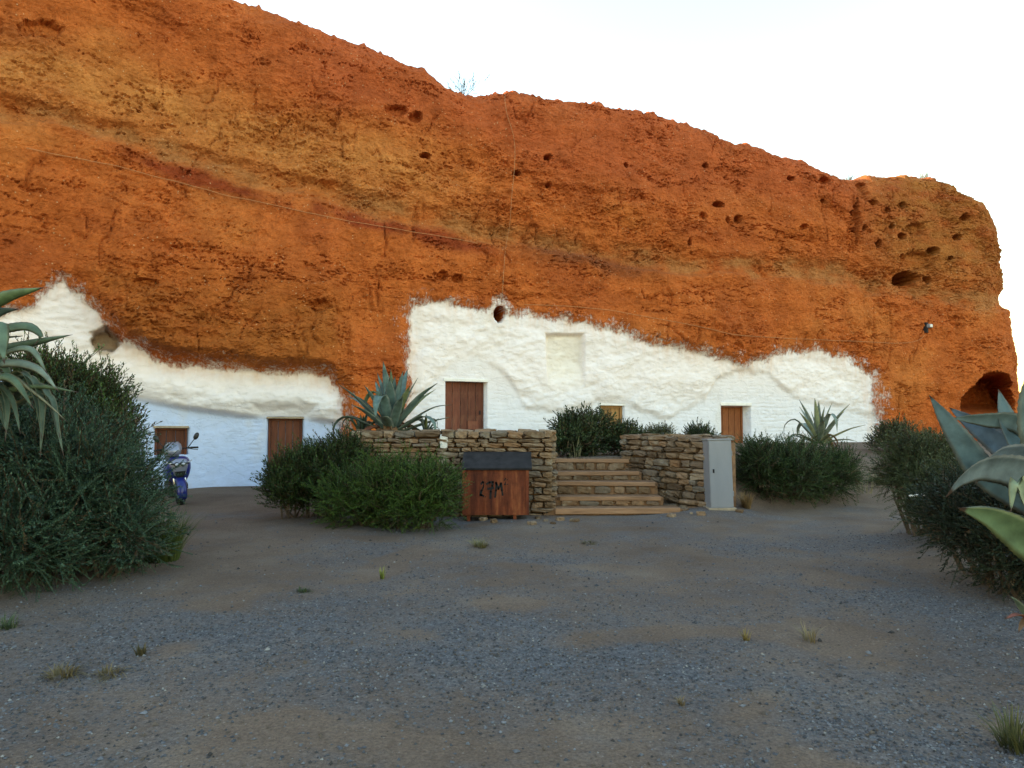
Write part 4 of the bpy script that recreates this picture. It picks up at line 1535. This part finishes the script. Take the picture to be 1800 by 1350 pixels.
def agave(px, py, d, label, nleaf, L, width, seed, z=None, dead=0, droopy=.25, cols=((.11, .15, .12), (.13, .2, .185)), emin=8, emax=84, skip=None):
    c = at(px, py, d)
    if z is None:
        c.z = float(gz(c.x, c.y))
    else:
        c.z = z
    root = empty('agave', c, 0, label, 'agave')
    rg = np.random.default_rng(seed)
    for i in range(nleaf):
        f = (i + .5) / nleaf
        el = R(emin + (emax - emin) * f ** .85 + rg.uniform(-6, 6))
        az = i * 2.39996 + rg.uniform(-.25, .25)
        l = L * rg.uniform(.75, 1.1) * (0.8 + .25 * math.sin(f * PI))
        dv = np.array([math.cos(az) * math.cos(el), math.sin(az) * math.cos(el), math.sin(el)])
        h = np.array([math.cos(az), math.sin(az), 0])
        b0 = np.array(c) + h * .05 * width / .1 * (1 - f) + np.array([0, 0, .04 + .1 * f * L])
        dr = droopy * rg.uniform(.1, 1.0) * (1.3 - f)
        fold_over = rg.random() < .28 and f < .75
        p1 = b0 + dv * l * .35
        p2 = b0 + dv * l * .68 - np.array([0, 0, dr * l * .12])
        p3 = b0 + dv * l * 1.0 - np.array([0, 0, dr * l * .55])
        if fold_over:
            p3 = p2 + h * l * .2 - np.array([0, 0, l * .12])
            p4 = p3 + h * l * .03 - np.array([0, 0, l * .24])
            path = [b0, p1, p2, p3, p4]
        else:
            path = [b0, p1, p2, p3]
        k = rg.uniform(.8, 1.15)
        yel = np.array((.05, .04, -.03)) * (rg.random() < .2)
        add_leaf(root, path, width * rg.uniform(.85, 1.1), rg, fold=rg.uniform(.25, .5), c_base=np.array(cols[0]) * k + yel * .5, c_mid=np.array(cols[1]) * k + yel, side=np.cross(h, [0, 0, 1.0]))
    for i in range(dead):
        az = rg.uniform(0, 6.28)
        h = np.array([math.cos(az), math.sin(az), 0])
        b0 = np.array(c) + np.array([0, 0, .05 + .15 * rg.random()])
        l = L * rg.uniform(.3, .55)
        path = [b0, b0 + h * l * .5 + np.array([0, 0, .1 * l]), b0 + h * l * .8 - np.array([0, 0, .15 * l]), b0 + h * l * .85 - np.array([0, 0, .5 * l])]
        cc = random.choice([(.16, .055, .03), (.12, .07, .035), (.2, .1, .05)])
        add_leaf(root, path, width * .7, rg, name='dead_leaf', fold=.5, c_base=cc, c_mid=cc, thick=.006, twist=rg.uniform(-1, 1))
    return root


G_DARK, G_LITE = (0.009, 0.02, 0.007), (0.042, 0.072, 0.02)
B_DARK, B_LITE = (0.007, 0.02, 0.011), (0.042, 0.078, 0.046)
O_DARK, O_LITE = (0.022, 0.03, 0.012), (0.085, 0.1, 0.036)

# left foreground mass
shrub([(40, 880, 6.7, .9, .7, .72), (170, 905, 7.0, .62, .6, .55), (-110, 850, 6.6, .9, .8, .9), (15, 960, 6.3, .8, .45, .42), (225, 955, 6.9, .36, .4, .34), (120, 800, 7.4, .62, .5, .5), (215, 850, 7.6, .35, .4, .35)],
      'large dark green needle leaved shrub filling the left foreground', 3600, .30, B_DARK, B_LITE, 1, TPL_MED, upb=.15, spikes=170, spike_len=.5, shell=.35, clumps=13, strand=1.0)
shrub([(120, 750, 8.6, .55, .45, .72), (170, 735, 8.8, .36, .36, .4), (60, 700, 8.5, .42, .4, .45), (180, 800, 8.6, .4, .4, .5)],
      'tall feathery green shrub rising behind the left foreground mass', 3200, .32, G_DARK, (0.05, 0.085, 0.02), 2, TPL_MED, upb=.8, spikes=260, spike_len=.5)
# middle
shrub([(545, 855, 10.6, .6, .5, .5), (505, 865, 10.5, .3, .35, .42), (595, 830, 10.7, .48, .4, .42)], 'dark green shrub beside the left cave door, behind the front shrub', 3300, .28, (0.012, 0.025, 0.008), (0.04, 0.075, 0.012), 3, TPL_MED, upb=.9, spikes=110, spike_len=.42)
shrub([(690, 885, 9.75, .84, .5, .52), (760, 880, 9.6, .42, .42, .54), (620, 895, 9.9, .46, .45, .44)], 'round dense green shrub in front of the stone wall beside the rusty box', 2600, .24, (0.013, 0.03, 0.008), (0.058, 0.105, 0.017), 4, TPL_MED, upb=.6, spikes=40, spike_len=.26, shell=.4, strand=.7)
# terrace
shrub([(1025, 775, 13.6, .58, .5, .48), (1100, 790, 13.9, .45, .45, .32), (1000, 790, 13.3, .35, .4, .4)], 'dark green shrub on the terrace above the steps', 2600, .3, G_DARK, (0.05, 0.078, 0.025), 5, TPL_COARSE, upb=.8, spikes=60, spike_len=.35)
shrub([(1155, 785, 14.4, .5, .4, .3)], 'low straggly grey green shrub behind the right stone wall', 700, .22, O_DARK, (0.11, 0.13, 0.06), 6, TPL_COARSE, upb=.9, spikes=20, spike_len=.25)
shrub([(1232, 775, 14.8, .42, .4, .27)], 'small round dark shrub left of the narrow orange door', 700, .2, G_DARK, G_LITE, 7, TPL_COARSE, upb=.8)
shrub([(1390, 835, 12.2, .95, .7, .56), (1335, 830, 11.9, .42, .5, .55), (1460, 838, 12.6, .48, .55, .46)], 'wide dark green shrub right of the grey cabinet', 2600, .26, G_DARK, (0.045, 0.075, 0.022), 8, TPL_MED, upb=.5, spikes=30, spike_len=.25, shell=.4, strand=.6)
shrub([(1575, 780, 15.6, .62, .5, .42), (1640, 800, 15.2, .5, .4, .35)], 'olive green shrub at the foot of the bare cliff', 1300, .26, O_DARK, O_LITE, 9, TPL_COARSE, upb=.7)
shrub([(1630, 835, 8.6, .42, .45, .36), (1590, 835, 8.8, .28, .3, .2), (1662, 885, 8.0, .33, .4, .36)], 'rosemary like shrub with upright tips left of the large agave', 1500, .25, (0.016, 0.024, 0.01), (0.06, 0.075, 0.03), 10, TPL_MED, upb=.5, spikes=40, spike_len=.25, shell=.4, strand=.8)
shrub([(1725, 920, 6.4, .45, .45, .38), (1800, 965, 6.0, .6, .55, .45), (1690, 900, 6.9, .32, .34, .28), (1880, 940, 5.8, .7, .6, .6)], 'very dark shrub spreading under the large agave at right', 2300, .25, (0.008, 0.014, 0.007), (0.022, 0.034, 0.018), 11, TPL_MED, upb=.3, shell=.35, strand=.6)

# agaves
agave(688, 752, 11.75, 'large blue agave with dead red leaves behind the left stone wall', 34, 1.24, .2, 21, z=1.27, dead=16, droopy=.35, emin=14, emax=86, cols=((.075, .11, .09), (.085, .135, .125)))
agave(636, 752, 11.9, 'small dark agave left of the large one behind the stone wall', 16, .55, .07, 22, z=1.22, droopy=.6, cols=((.05, .075, .05), (.055, .085, .06)))
agave(748, 752, 11.7, 'small drooping agave at the right foot of the large one on the wall', 12, .42, .05, 23, z=1.25, droopy=.7, cols=((.05, .075, .06), (.06, .09, .08)))
agave(1440, 775, 13.6, 'grey green agave with folded leaves above the right shrub', 24, .92, .12, 24, z=1.02, dead=6, droopy=.4, emin=12, cols=((.13, .16, .12), (.16, .2, .17)))


def hero(px, py, d, label):
    return empty('agave', at(px, py, d), 0, label, 'agave')


rg = np.random.default_rng(5)
# right foreground agave
ar = hero(1850, 885, 5.0, 'huge blue grey agave with broad leaves at the right edge')
ar.location.z = max(ar.location.z, 0.2)


def hl(root, pts, width, **kw):
    path = [np.array(at(*p)) for p in pts]
    kw['seg'] = kw.get('seg', 16) * 2
    for q_ in ('c_base', 'c_mid'):
        if q_ in kw:
            kw[q_] = tuple(.8 * c_ for c_ in kw[q_])
    return add_leaf(root, path, width, rg, **kw)


BG = dict(c_base=(.085, .125, .135), c_mid=(.08, .13, .14))
hl(ar, [(1835, 905, 5.0), (1740, 840, 5.05), (1688, 772, 5.1), (1633, 694, 5.2)], .2, fold=.3, side=(.55, -.6, .5), seg=22, **BG)
hl(ar, [(1850, 880, 5.1), (1800, 800, 5.25), (1770, 740, 5.35), (1755, 684, 5.4)], .24, fold=.35, seg=22, side=(.9, .1, 0), **BG)
hl(ar, [(1850, 860, 4.9), (1830, 770, 4.9), (1820, 700, 4.9), (1822, 630, 4.9)], .26, fold=.4, seg=20, side=(.8, -.5, 0), c_base=(.09, .13, .12), c_mid=(.1, .15, .14))
hl(ar, [(1850, 850, 5.3), (1770, 790, 5.5), (1720, 752, 5.6), (1668, 716, 5.7)], .2, fold=.35, seg=20, side=(.5, -.3, .8), c_base=(.08, .115, .15), c_mid=(.08, .12, .16))
hl(ar, [(1870, 800, 5.2), (1790, 745, 5.3), (1735, 738, 5.35), (1672, 735, 5.4)], .15, fold=.35, seg=20, side=(.1, -.3, 1), c_base=(.1, .14, .145), c_mid=(.11, .155, .15))
hl(ar, [(1880, 915, 4.8), (1805, 838, 4.55), (1738, 822, 4.45), (1692, 842, 4.4), (1663, 874, 4.4)], .25, fold=.3, seg=26, side=(-.5, -.4, .7), c_base=(.12, .155, .175), c_mid=(.125, .165, .18))
hl(ar, [(1880, 880, 5.0), (1822, 812, 4.9), (1772, 800, 4.85), (1738, 815, 4.8), (1716, 850, 4.8)], .22, fold=.3, seg=24, side=(-.5, -.4, .7), c_base=(.12, .155, .185), c_mid=(.12, .16, .19))
hl(ar, [(1880, 1010, 4.2), (1820, 960, 4.05), (1750, 912, 4.0), (1684, 893, 4.0)], .22, fold=.4, seg=24, side=(.35, -.35, .75), c_base=(.13, .19, .075), c_mid=(.11, .17, .085))
hl(ar, [(1870, 950, 4.6), (1800, 925, 4.5), (1740, 900, 4.5), (1690, 892, 4.55)], .12, fold=.4, seg=18, side=(.2, .3, .9), c_base=(.15, .2, .16), c_mid=(.13, .18, .15))
hl(ar, [(1850, 920, 4.6), (1805, 880, 4.4), (1788, 850, 4.35), (1776, 900, 4.3)], .16, fold=.5, seg=18, side=(.8, .4, .2), c_base=(.2, .24, .15), c_mid=(.19, .24, .15))
for i in range(9):
    a = -.6 + i * .42
    hl(ar, [(1850, 880, 5.0), (1860 + 60 * math.cos(a * 2), 820 + 30 * math.sin(a * 5), 5.0 + .5 * math.sin(a)), (1890 + 70 * math.cos(a * 2), 780 + 60 * math.sin(a * 4), 5.0 + .9 * math.sin(a)), (1930 + 90 * math.cos(a * 2), 760 + 120 * math.sin(a * 4), 5.0 + 1.2 * math.sin(a))], .22, fold=.35, seg=14, **BG)
agr = empty('agave', at(1835, 1120, 4.1), 0, 'young agave with red dry lower leaves at the right edge of the gravel', 'agave')
agr.location.z = float(gz(agr.location.x, agr.location.y))
hl(agr, [(1830, 1110, 4.1), (1800, 1075, 4.05), (1785, 1055, 4.0), (1772, 1046, 4.0)], .07, fold=.4, c_base=(.1, .14, .09), c_mid=(.13, .18, .13))
hl(agr, [(1830, 1115, 4.1), (1810, 1090, 4.0), (1790, 1080, 3.95), (1765, 1088, 3.95)], .07, fold=.4, c_base=(.2, .07, .05), c_mid=(.17, .06, .045), name='dead_leaf')
hl(agr, [(1830, 1115, 4.1), (1815, 1090, 4.0), (1800, 1095, 3.95), (1790, 1112, 3.9)], .06, fold=.4, c_base=(.2, .1, .05), c_mid=(.16, .09, .045), name='dead_leaf')
for i in range(6):
    hl(agr, [(1835, 1115, 4.1), (1850, 1070, 4.1 + .1 * i - .3), (1860 + 8 * i, 1040, 4.1 + .16 * i - .4), (1880 + 12 * i, 1030, 4.1 + .2 * i - .5)], .07, fold=.4, c_base=(.1, .14, .09), c_mid=(.13, .18, .13))

# left foreground agave
al = hero(-110, 680, 5.6, 'dark green agave reaching in at the left edge above the shrub')
AL = dict(c_base=(.06, .085, .055), c_mid=(.07, .11, .065))
hl(al, [(-110, 640, 5.6), (-60, 570, 5.4), (0, 526, 5.3), (78, 505, 5.2)], .13, fold=.4, side=(.25, -.5, .8), seg=20, c_base=(.1, .14, .07), c_mid=(.11, .17, .075))
hl(al, [(-110, 650, 5.6), (-60, 590, 5.5), (-10, 552, 5.4), (34, 543, 5.4)], .15, fold=.4, side=(.25, -.5, .8), seg=18, c_base=(.07, .1, .085), c_mid=(.07, .105, .095))
hl(al, [(-110, 660, 5.6), (-30, 590, 5.5), (40, 572, 5.4), (72, 590, 5.35), (60, 606, 5.3)], .14, fold=.4, side=(.2, .5, .8), seg=22, **AL)
hl(al, [(-100, 680, 5.6), (-20, 625, 5.5), (50, 605, 5.4), (128, 588, 5.3)], .08, fold=.5, side=(.2, -.5, .8), seg=18, c_base=(.08, .12, .08), c_mid=(.09, .14, .09))
hl(al, [(-100, 680, 5.6), (-30, 590, 5.3), (-5, 570, 5.2), (8, 640, 5.1)], .2, fold=.4, side=(.7, .5, .2), seg=20, c_base=(.08, .12, .08), c_mid=(.1, .15, .1))
hl(al, [(-100, 690, 5.6), (-10, 640, 5.3), (60, 645, 5.2), (105, 690, 5.1)], .1, fold=.5, side=(.3, .5, .7), seg=18, c_base=(.1, .13, .1), c_mid=(.15, .19, .15))
hl(al, [(-100, 700, 5.6), (-10, 630, 5.3), (50, 612, 5.2), (85, 660, 5.1)], .09, fold=.5, side=(.3, .5, .7), seg=18, c_base=(.1, .13, .09), c_mid=(.13, .17, .12))
hl(al, [(-100, 720, 5.6), (-20, 670, 5.2), (20, 665, 5.1), (60, 720, 5.0)], .1, fold=.5, side=(.3, .5, .7), seg=18, **AL)
hl(al, [(-100, 720, 5.6), (0, 690, 5.3), (70, 680, 5.2), (140, 690, 5.1)], .06, fold=.5, side=(.2, -.3, .9), seg=18, c_base=(.08, .12, .06), c_mid=(.08, .12, .06))
hl(al, [(-100, 730, 5.6), (0, 660, 5.3), (60, 690, 5.2), (122, 745, 5.1)], .035, fold=.5, seg=16, side=(.5, .3, .5), c_base=(.18, .18, .12), c_mid=(.2, .2, .13))
for i in range(14):
    a = i * .45
    hl(al, [(-110, 690, 5.6), (-110 + 60 * math.cos(a), 640, 5.6 + .35 * math.sin(a)), (-110 + 100 * math.cos(a), 600 + 10 * (i % 4), 5.6 + .6 * math.sin(a)), (-110 + 150 * math.cos(a), 590 + 30 * (i % 5), 5.6 + .9 * math.sin(a))], .15, fold=.4, **AL)
for i in range(10):
    a = rg.uniform(-.3, 1.2)
    x0 = rg.uniform(-80, 60)
    hl(al, [(x0 - 50, 720, 5.5), (x0, 690 - 40 * a, 5.3), (x0 + 30, 700, 5.2), (x0 + rg.uniform(20, 60), 760 + rg.uniform(0, 50), 5.1)], .06, fold=.5, c_base=(.05, .075, .05), c_mid=(.06, .09, .06))
MB().tube([(at(-110, 690, 5.6).x, 5.6, 0), (at(-110, 690, 5.6).x, 5.6, at(-110, 690, 5.6).z)], [.16, .12], 12).build('stump', M['bark'], al, (-al.location.x, -al.location.y, -al.location.z))

# grasses
tuft(285, 965, ground_d(285, 985), 'big soft green grass clump at the edge of the left shrub', 520, .62, .5, .004, (.035, .06, .015), (.1, .13, .035), 31)
tuft(672, 1017, ground_d(672, 1018), 'single small upright yellow green grass sprout on the gravel', 34, .13, .05, .004, (.13, .17, .03), (.22, .24, .06), 32)
tuft(845, 962, ground_d(845, 962), 'dry yellowish grass patch in front of the rusty box', 130, .13, .22, .003, (.1, .1, .035), (.26, .22, .1), 33)
tuft(1312, 893, ground_d(1312, 893), 'dry straw coloured grass at the foot of the grey cabinet', 220, .27, .2, .0035, (.14, .09, .04), (.3, .2, .09), 34)
tuft(1425, 1128, ground_d(1425, 1128), 'sparse pale straw tuft on the right of the gravel', 34, .14, .14, .0028, (.16, .13, .07), (.28, .23, .13), 35)
tuft(1312, 1126, ground_d(1312, 1126), 'short yellow grass tuft left of the pale straw tuft', 40, .08, .06, .0028, (.17, .13, .04), (.26, .2, .07), 36)
tuft(112, 1190, ground_d(112, 1190), 'flattened dry grass tuft in the left foreground', 90, .11, .2, .003, (.09, .07, .03), (.19, .15, .075), 37, droop=1)
tuft(195, 1186, ground_d(195, 1186), 'flattened dry grass just right of the left foreground tuft', 70, .08, .18, .003, (.09, .07, .03), (.18, .14, .07), 38, droop=1)
tuft(248, 1152, ground_d(248, 1152), 'small dark tuft above the flattened dry grass', 50, .09, .08, .003, (.05, .045, .02), (.12, .1, .05), 39)
tuft(535, 1040, ground_d(535, 1040), 'flat dark green weed on the bare dirt', 60, .06, .14, .005, (.03, .045, .02), (.07, .09, .04), 40, droop=1)
tuft(1198, 1240, ground_d(1198, 1240), 'tiny brown tuft in the centre of the gravel foreground', 30, .05, .05, .0025, (.12, .09, .04), (.2, .15, .08), 43)
tuft(1790, 1320, ground_d(1790, 1320), 'olive grass tuft in the lower right corner', 150, .2, .2, .003, (.04, .045, .015), (.11, .11, .04), 44)
tuft(1035, 955, ground_d(1035, 955), 'low dry weed on the dirt before the steps', 60, .06, .2, .004, (.05, .05, .025), (.14, .12, .06), 45, droop=1)
tuft(15, 1105, ground_d(15, 1105), 'green weed at the left edge below the big shrub', 60, .12, .15, .004, (.04, .06, .03), (.09, .12, .06), 46)
tuft(1545, 850, ground_d(1545, 852), 'dull green grass where the path climbs at right', 200, .3, .45, .004, (.05, .055, .025), (.13, .13, .06), 47)
tuft(1500, 845, ground_d(1500, 850), 'grey green grass at the right end of the wide shrub', 160, .35, .3, .004, (.05, .06, .03), (.13, .14, .08), 48)
tuft(1040, 770, 13.4, 'tall thin grass stalks rising from the terrace shrub', 26, 1.05, .35, .004, (.1, .1, .05), (.26, .24, .13), 49, z=.82, droop=.2)
tuft(1010, 790, 13.0, 'pale drooping grass heads in front of the terrace shrub', 26, .5, .3, .006, (.2, .2, .1), (.36, .34, .2), 50, z=.82, droop=1.0)
tuft(60, 800, 7.0, 'tall pale seeding grass among the left foreground leaves', 26, .9, .6, .003, (.1, .12, .06), (.24, .25, .15), 51, droop=1.2, z=1.0)
tuft(110, 800, 7.3, 'pale drooping grass stalks beside the left agave leaves', 22, .85, .6, .003, (.1, .12, .06), (.24, .25, .15), 52, droop=1.2, z=1.0)
tuft(1510, 800, 13.0, 'straw coloured stalks beside the right agave', 50, .5, .6, .004, (.2, .19, .1), (.36, .32, .2), 53, droop=1.1)


def lip(px):
    """top edge of the cliff seen in pixel column px"""
    j = int(np.argmin(np.abs(proj(X[NF - 1], Y[NF - 1], Z[NF - 1])[0] + np.where(np.arange(NC) > icorn, 1e5, 0) - px)))
    return Vector((X[NF - 1, j], Y[NF - 1, j] + .15, Z[NF - 1, j] - .03))


def rim_tuft(px, label, **kw):
    p = lip(px)
    rg_ = np.random.default_rng(kw.pop('seed'))
    V, F, Cc = blades(p, kw['n'], kw['h'], kw['spread'], kw['w'], kw['c0'], kw['c1'], rg_)
    o = link('grass_tuft', npmesh('grass_tuft', V, F, M['grass'], True, {'tint': Cc}), None, p)
    tag(o, label, 'grass')


rim_tuft(1495, 'dry grass tuft on the dip of the skyline at right', n=60, h=.3, spread=.35, w=.008, c0=(.12, .1, .05), c1=(.25, .2, .1), seed=1)
rim_tuft(1630, 'pale dry grass tuft on the right shoulder of the skyline', n=60, h=.42, spread=.4, w=.008, c0=(.2, .17, .09), c1=(.35, .3, .18), seed=2)
p = lip(815)
root = empty('shrub', p, 0, 'small sparse bush on the cliff edge against the sky', 'shrub')
rgb_ = np.random.default_rng(77)
nb = 46
tips = np.stack([rgb_.normal(0, .2, nb), rgb_.normal(0, .12, nb), rgb_.uniform(.15, .5, nb)], 1)
tips[:, 0] += (tips[:, 2] - .3) * .3
dirs = tips + np.array([0, 0, .15])
Vb, Fb, Cb = scatter(TPL_COARSE, tips, dirs + rgb_.normal(size=(nb, 3)) * .15, rgb_.uniform(.14, .26, nb), (.04, .05, .03), (.1, .12, .07), (.05, .04, .03), rgb_)
link('foliage', npmesh('foliage', Vb, Fb, M['leaf'], False, {'tint': Cb}), root)
b = MB()
for i in range(0, nb, 3):
    b.tube([(0, 0, 0), tuple(tips[i] * .5 + rgb_.normal(size=3) * .02), tuple(tips[i])], [.012, .008, .004], 5, cap=False)
b.build('stems', M['bark'], root)

# ------------------------------------------------------------------ gravel stones
def pebbles(n, seed, smin, smax, name, label, powr=2.2, yr_=(2.3, 11), dens=True):
    rg = np.random.default_rng(seed)
    N = n * 4
    y = yr_[0] + (yr_[1] - yr_[0]) * rg.random(N) ** 1.8
    x = (rg.random(N) * 2 - 1) * (y * .80 + .4)
    g = gravelmask(x, y)
    pr = np.clip((g - .2) * 1.5, .04, 1) if dens else np.full(N, .5)
    k = rg.random(N) < pr
    x, y = x[k][:n], y[k][:n]
    n = len(x)
    s = smin + (smax - smin) * rg.random(n) ** powr
    oc = np.array([(1, 0, 0), (0, 1, 0), (-1, 0, 0), (0, -1, 0), (0, 0, .75), (0, 0, -.5)], float)
    of = np.array([(0, 1, 4), (1, 2, 4), (2, 3, 4), (3, 0, 4), (1, 0, 5), (2, 1, 5), (3, 2, 5), (0, 3, 5)])
    v = oc[None] * (1 + rg.uniform(-.35, .35, (n, 6, 3)))
    v = v + rg.uniform(-.18, .18, (n, 6, 3))
    a = rg.uniform(0, 6.28, n)
    c, s_ = np.cos(a), np.sin(a)
    vx = v[..., 0] * c[:, None] - v[..., 1] * s_[:, None]
    vy = v[..., 0] * s_[:, None] + v[..., 1] * c[:, None]
    V = np.stack([vx, vy, v[..., 2]], -1) * s[:, None, None]
    V += np.stack([x, y, gz(x, y) + s * .2], 1)[:, None, :]
    F = (of[None] + (np.arange(n) * 6)[:, None, None]).reshape(-1, 3)
    t = rg.random(n)
    pal = np.array([(.055, .058, .066), (.088, .092, .104), (.125, .13, .142), (.09, .072, .058), (.2, .195, .185), (.04, .038, .039)])
    ci = rg.choice(6, n, p=[.27, .31, .16, .16, .02, .08])
    col = pal[ci] * rg.uniform(.75, 1.2, (n, 1))
    o = link(name, npmesh(name, V.reshape(-1, 3), F, M['pebble'], False, {'tint': np.repeat(col, 6, 0)}))
    tag(o, label, 'gravel', kind='stuff')


pebbles(42000, 3, .003, .012, 'gravel', 'loose grey gravel strewn over the forecourt', 1.6, (2.3, 9))
pebbles(1500, 4, .008, .022, 'scattered_stones', 'larger loose stones scattered over the forecourt', 2.5, (2.3, 11.2), False)

# rubble at the foot of the walls, and a stick
for i, (a, b_) in enumerate([(945, 912), (960, 916), (972, 921), (985, 915), (1010, 917), (1215, 903), (1232, 905), (1205, 897), (1180, 908), (1300, 900), (850, 915), (868, 918), (935, 922)]):
    d_ = ground_d(a, b_)
    q_ = at(a, b_, d_)
    k_ = random.uniform(.05, .11)
    o = link('loose_stone', random.choice(stone_meshes), None, (q_.x, q_.y, float(gz(q_.x, q_.y)) + k_ * .15), (0, 0, random.uniform(0, 3)))
    o.scale = (k_ * 1.3, k_, k_ * .7)
    tag(o, 'small loose rubble stone on the dirt at the foot of the walls and steps', 'stone', 'rubble stones at the foot of the walls')
q_ = at(1620, 872, 7.7)
o = MB().tube([(-.14, 0, 0), (0, .02, .012), (.15, 0, .01)], [.012, .014, .01], 7).build('stick', M['palestone'], None, q_, smooth=True)
tag(o, 'short pale stick caught in the shrub left of the large agave', 'stick')
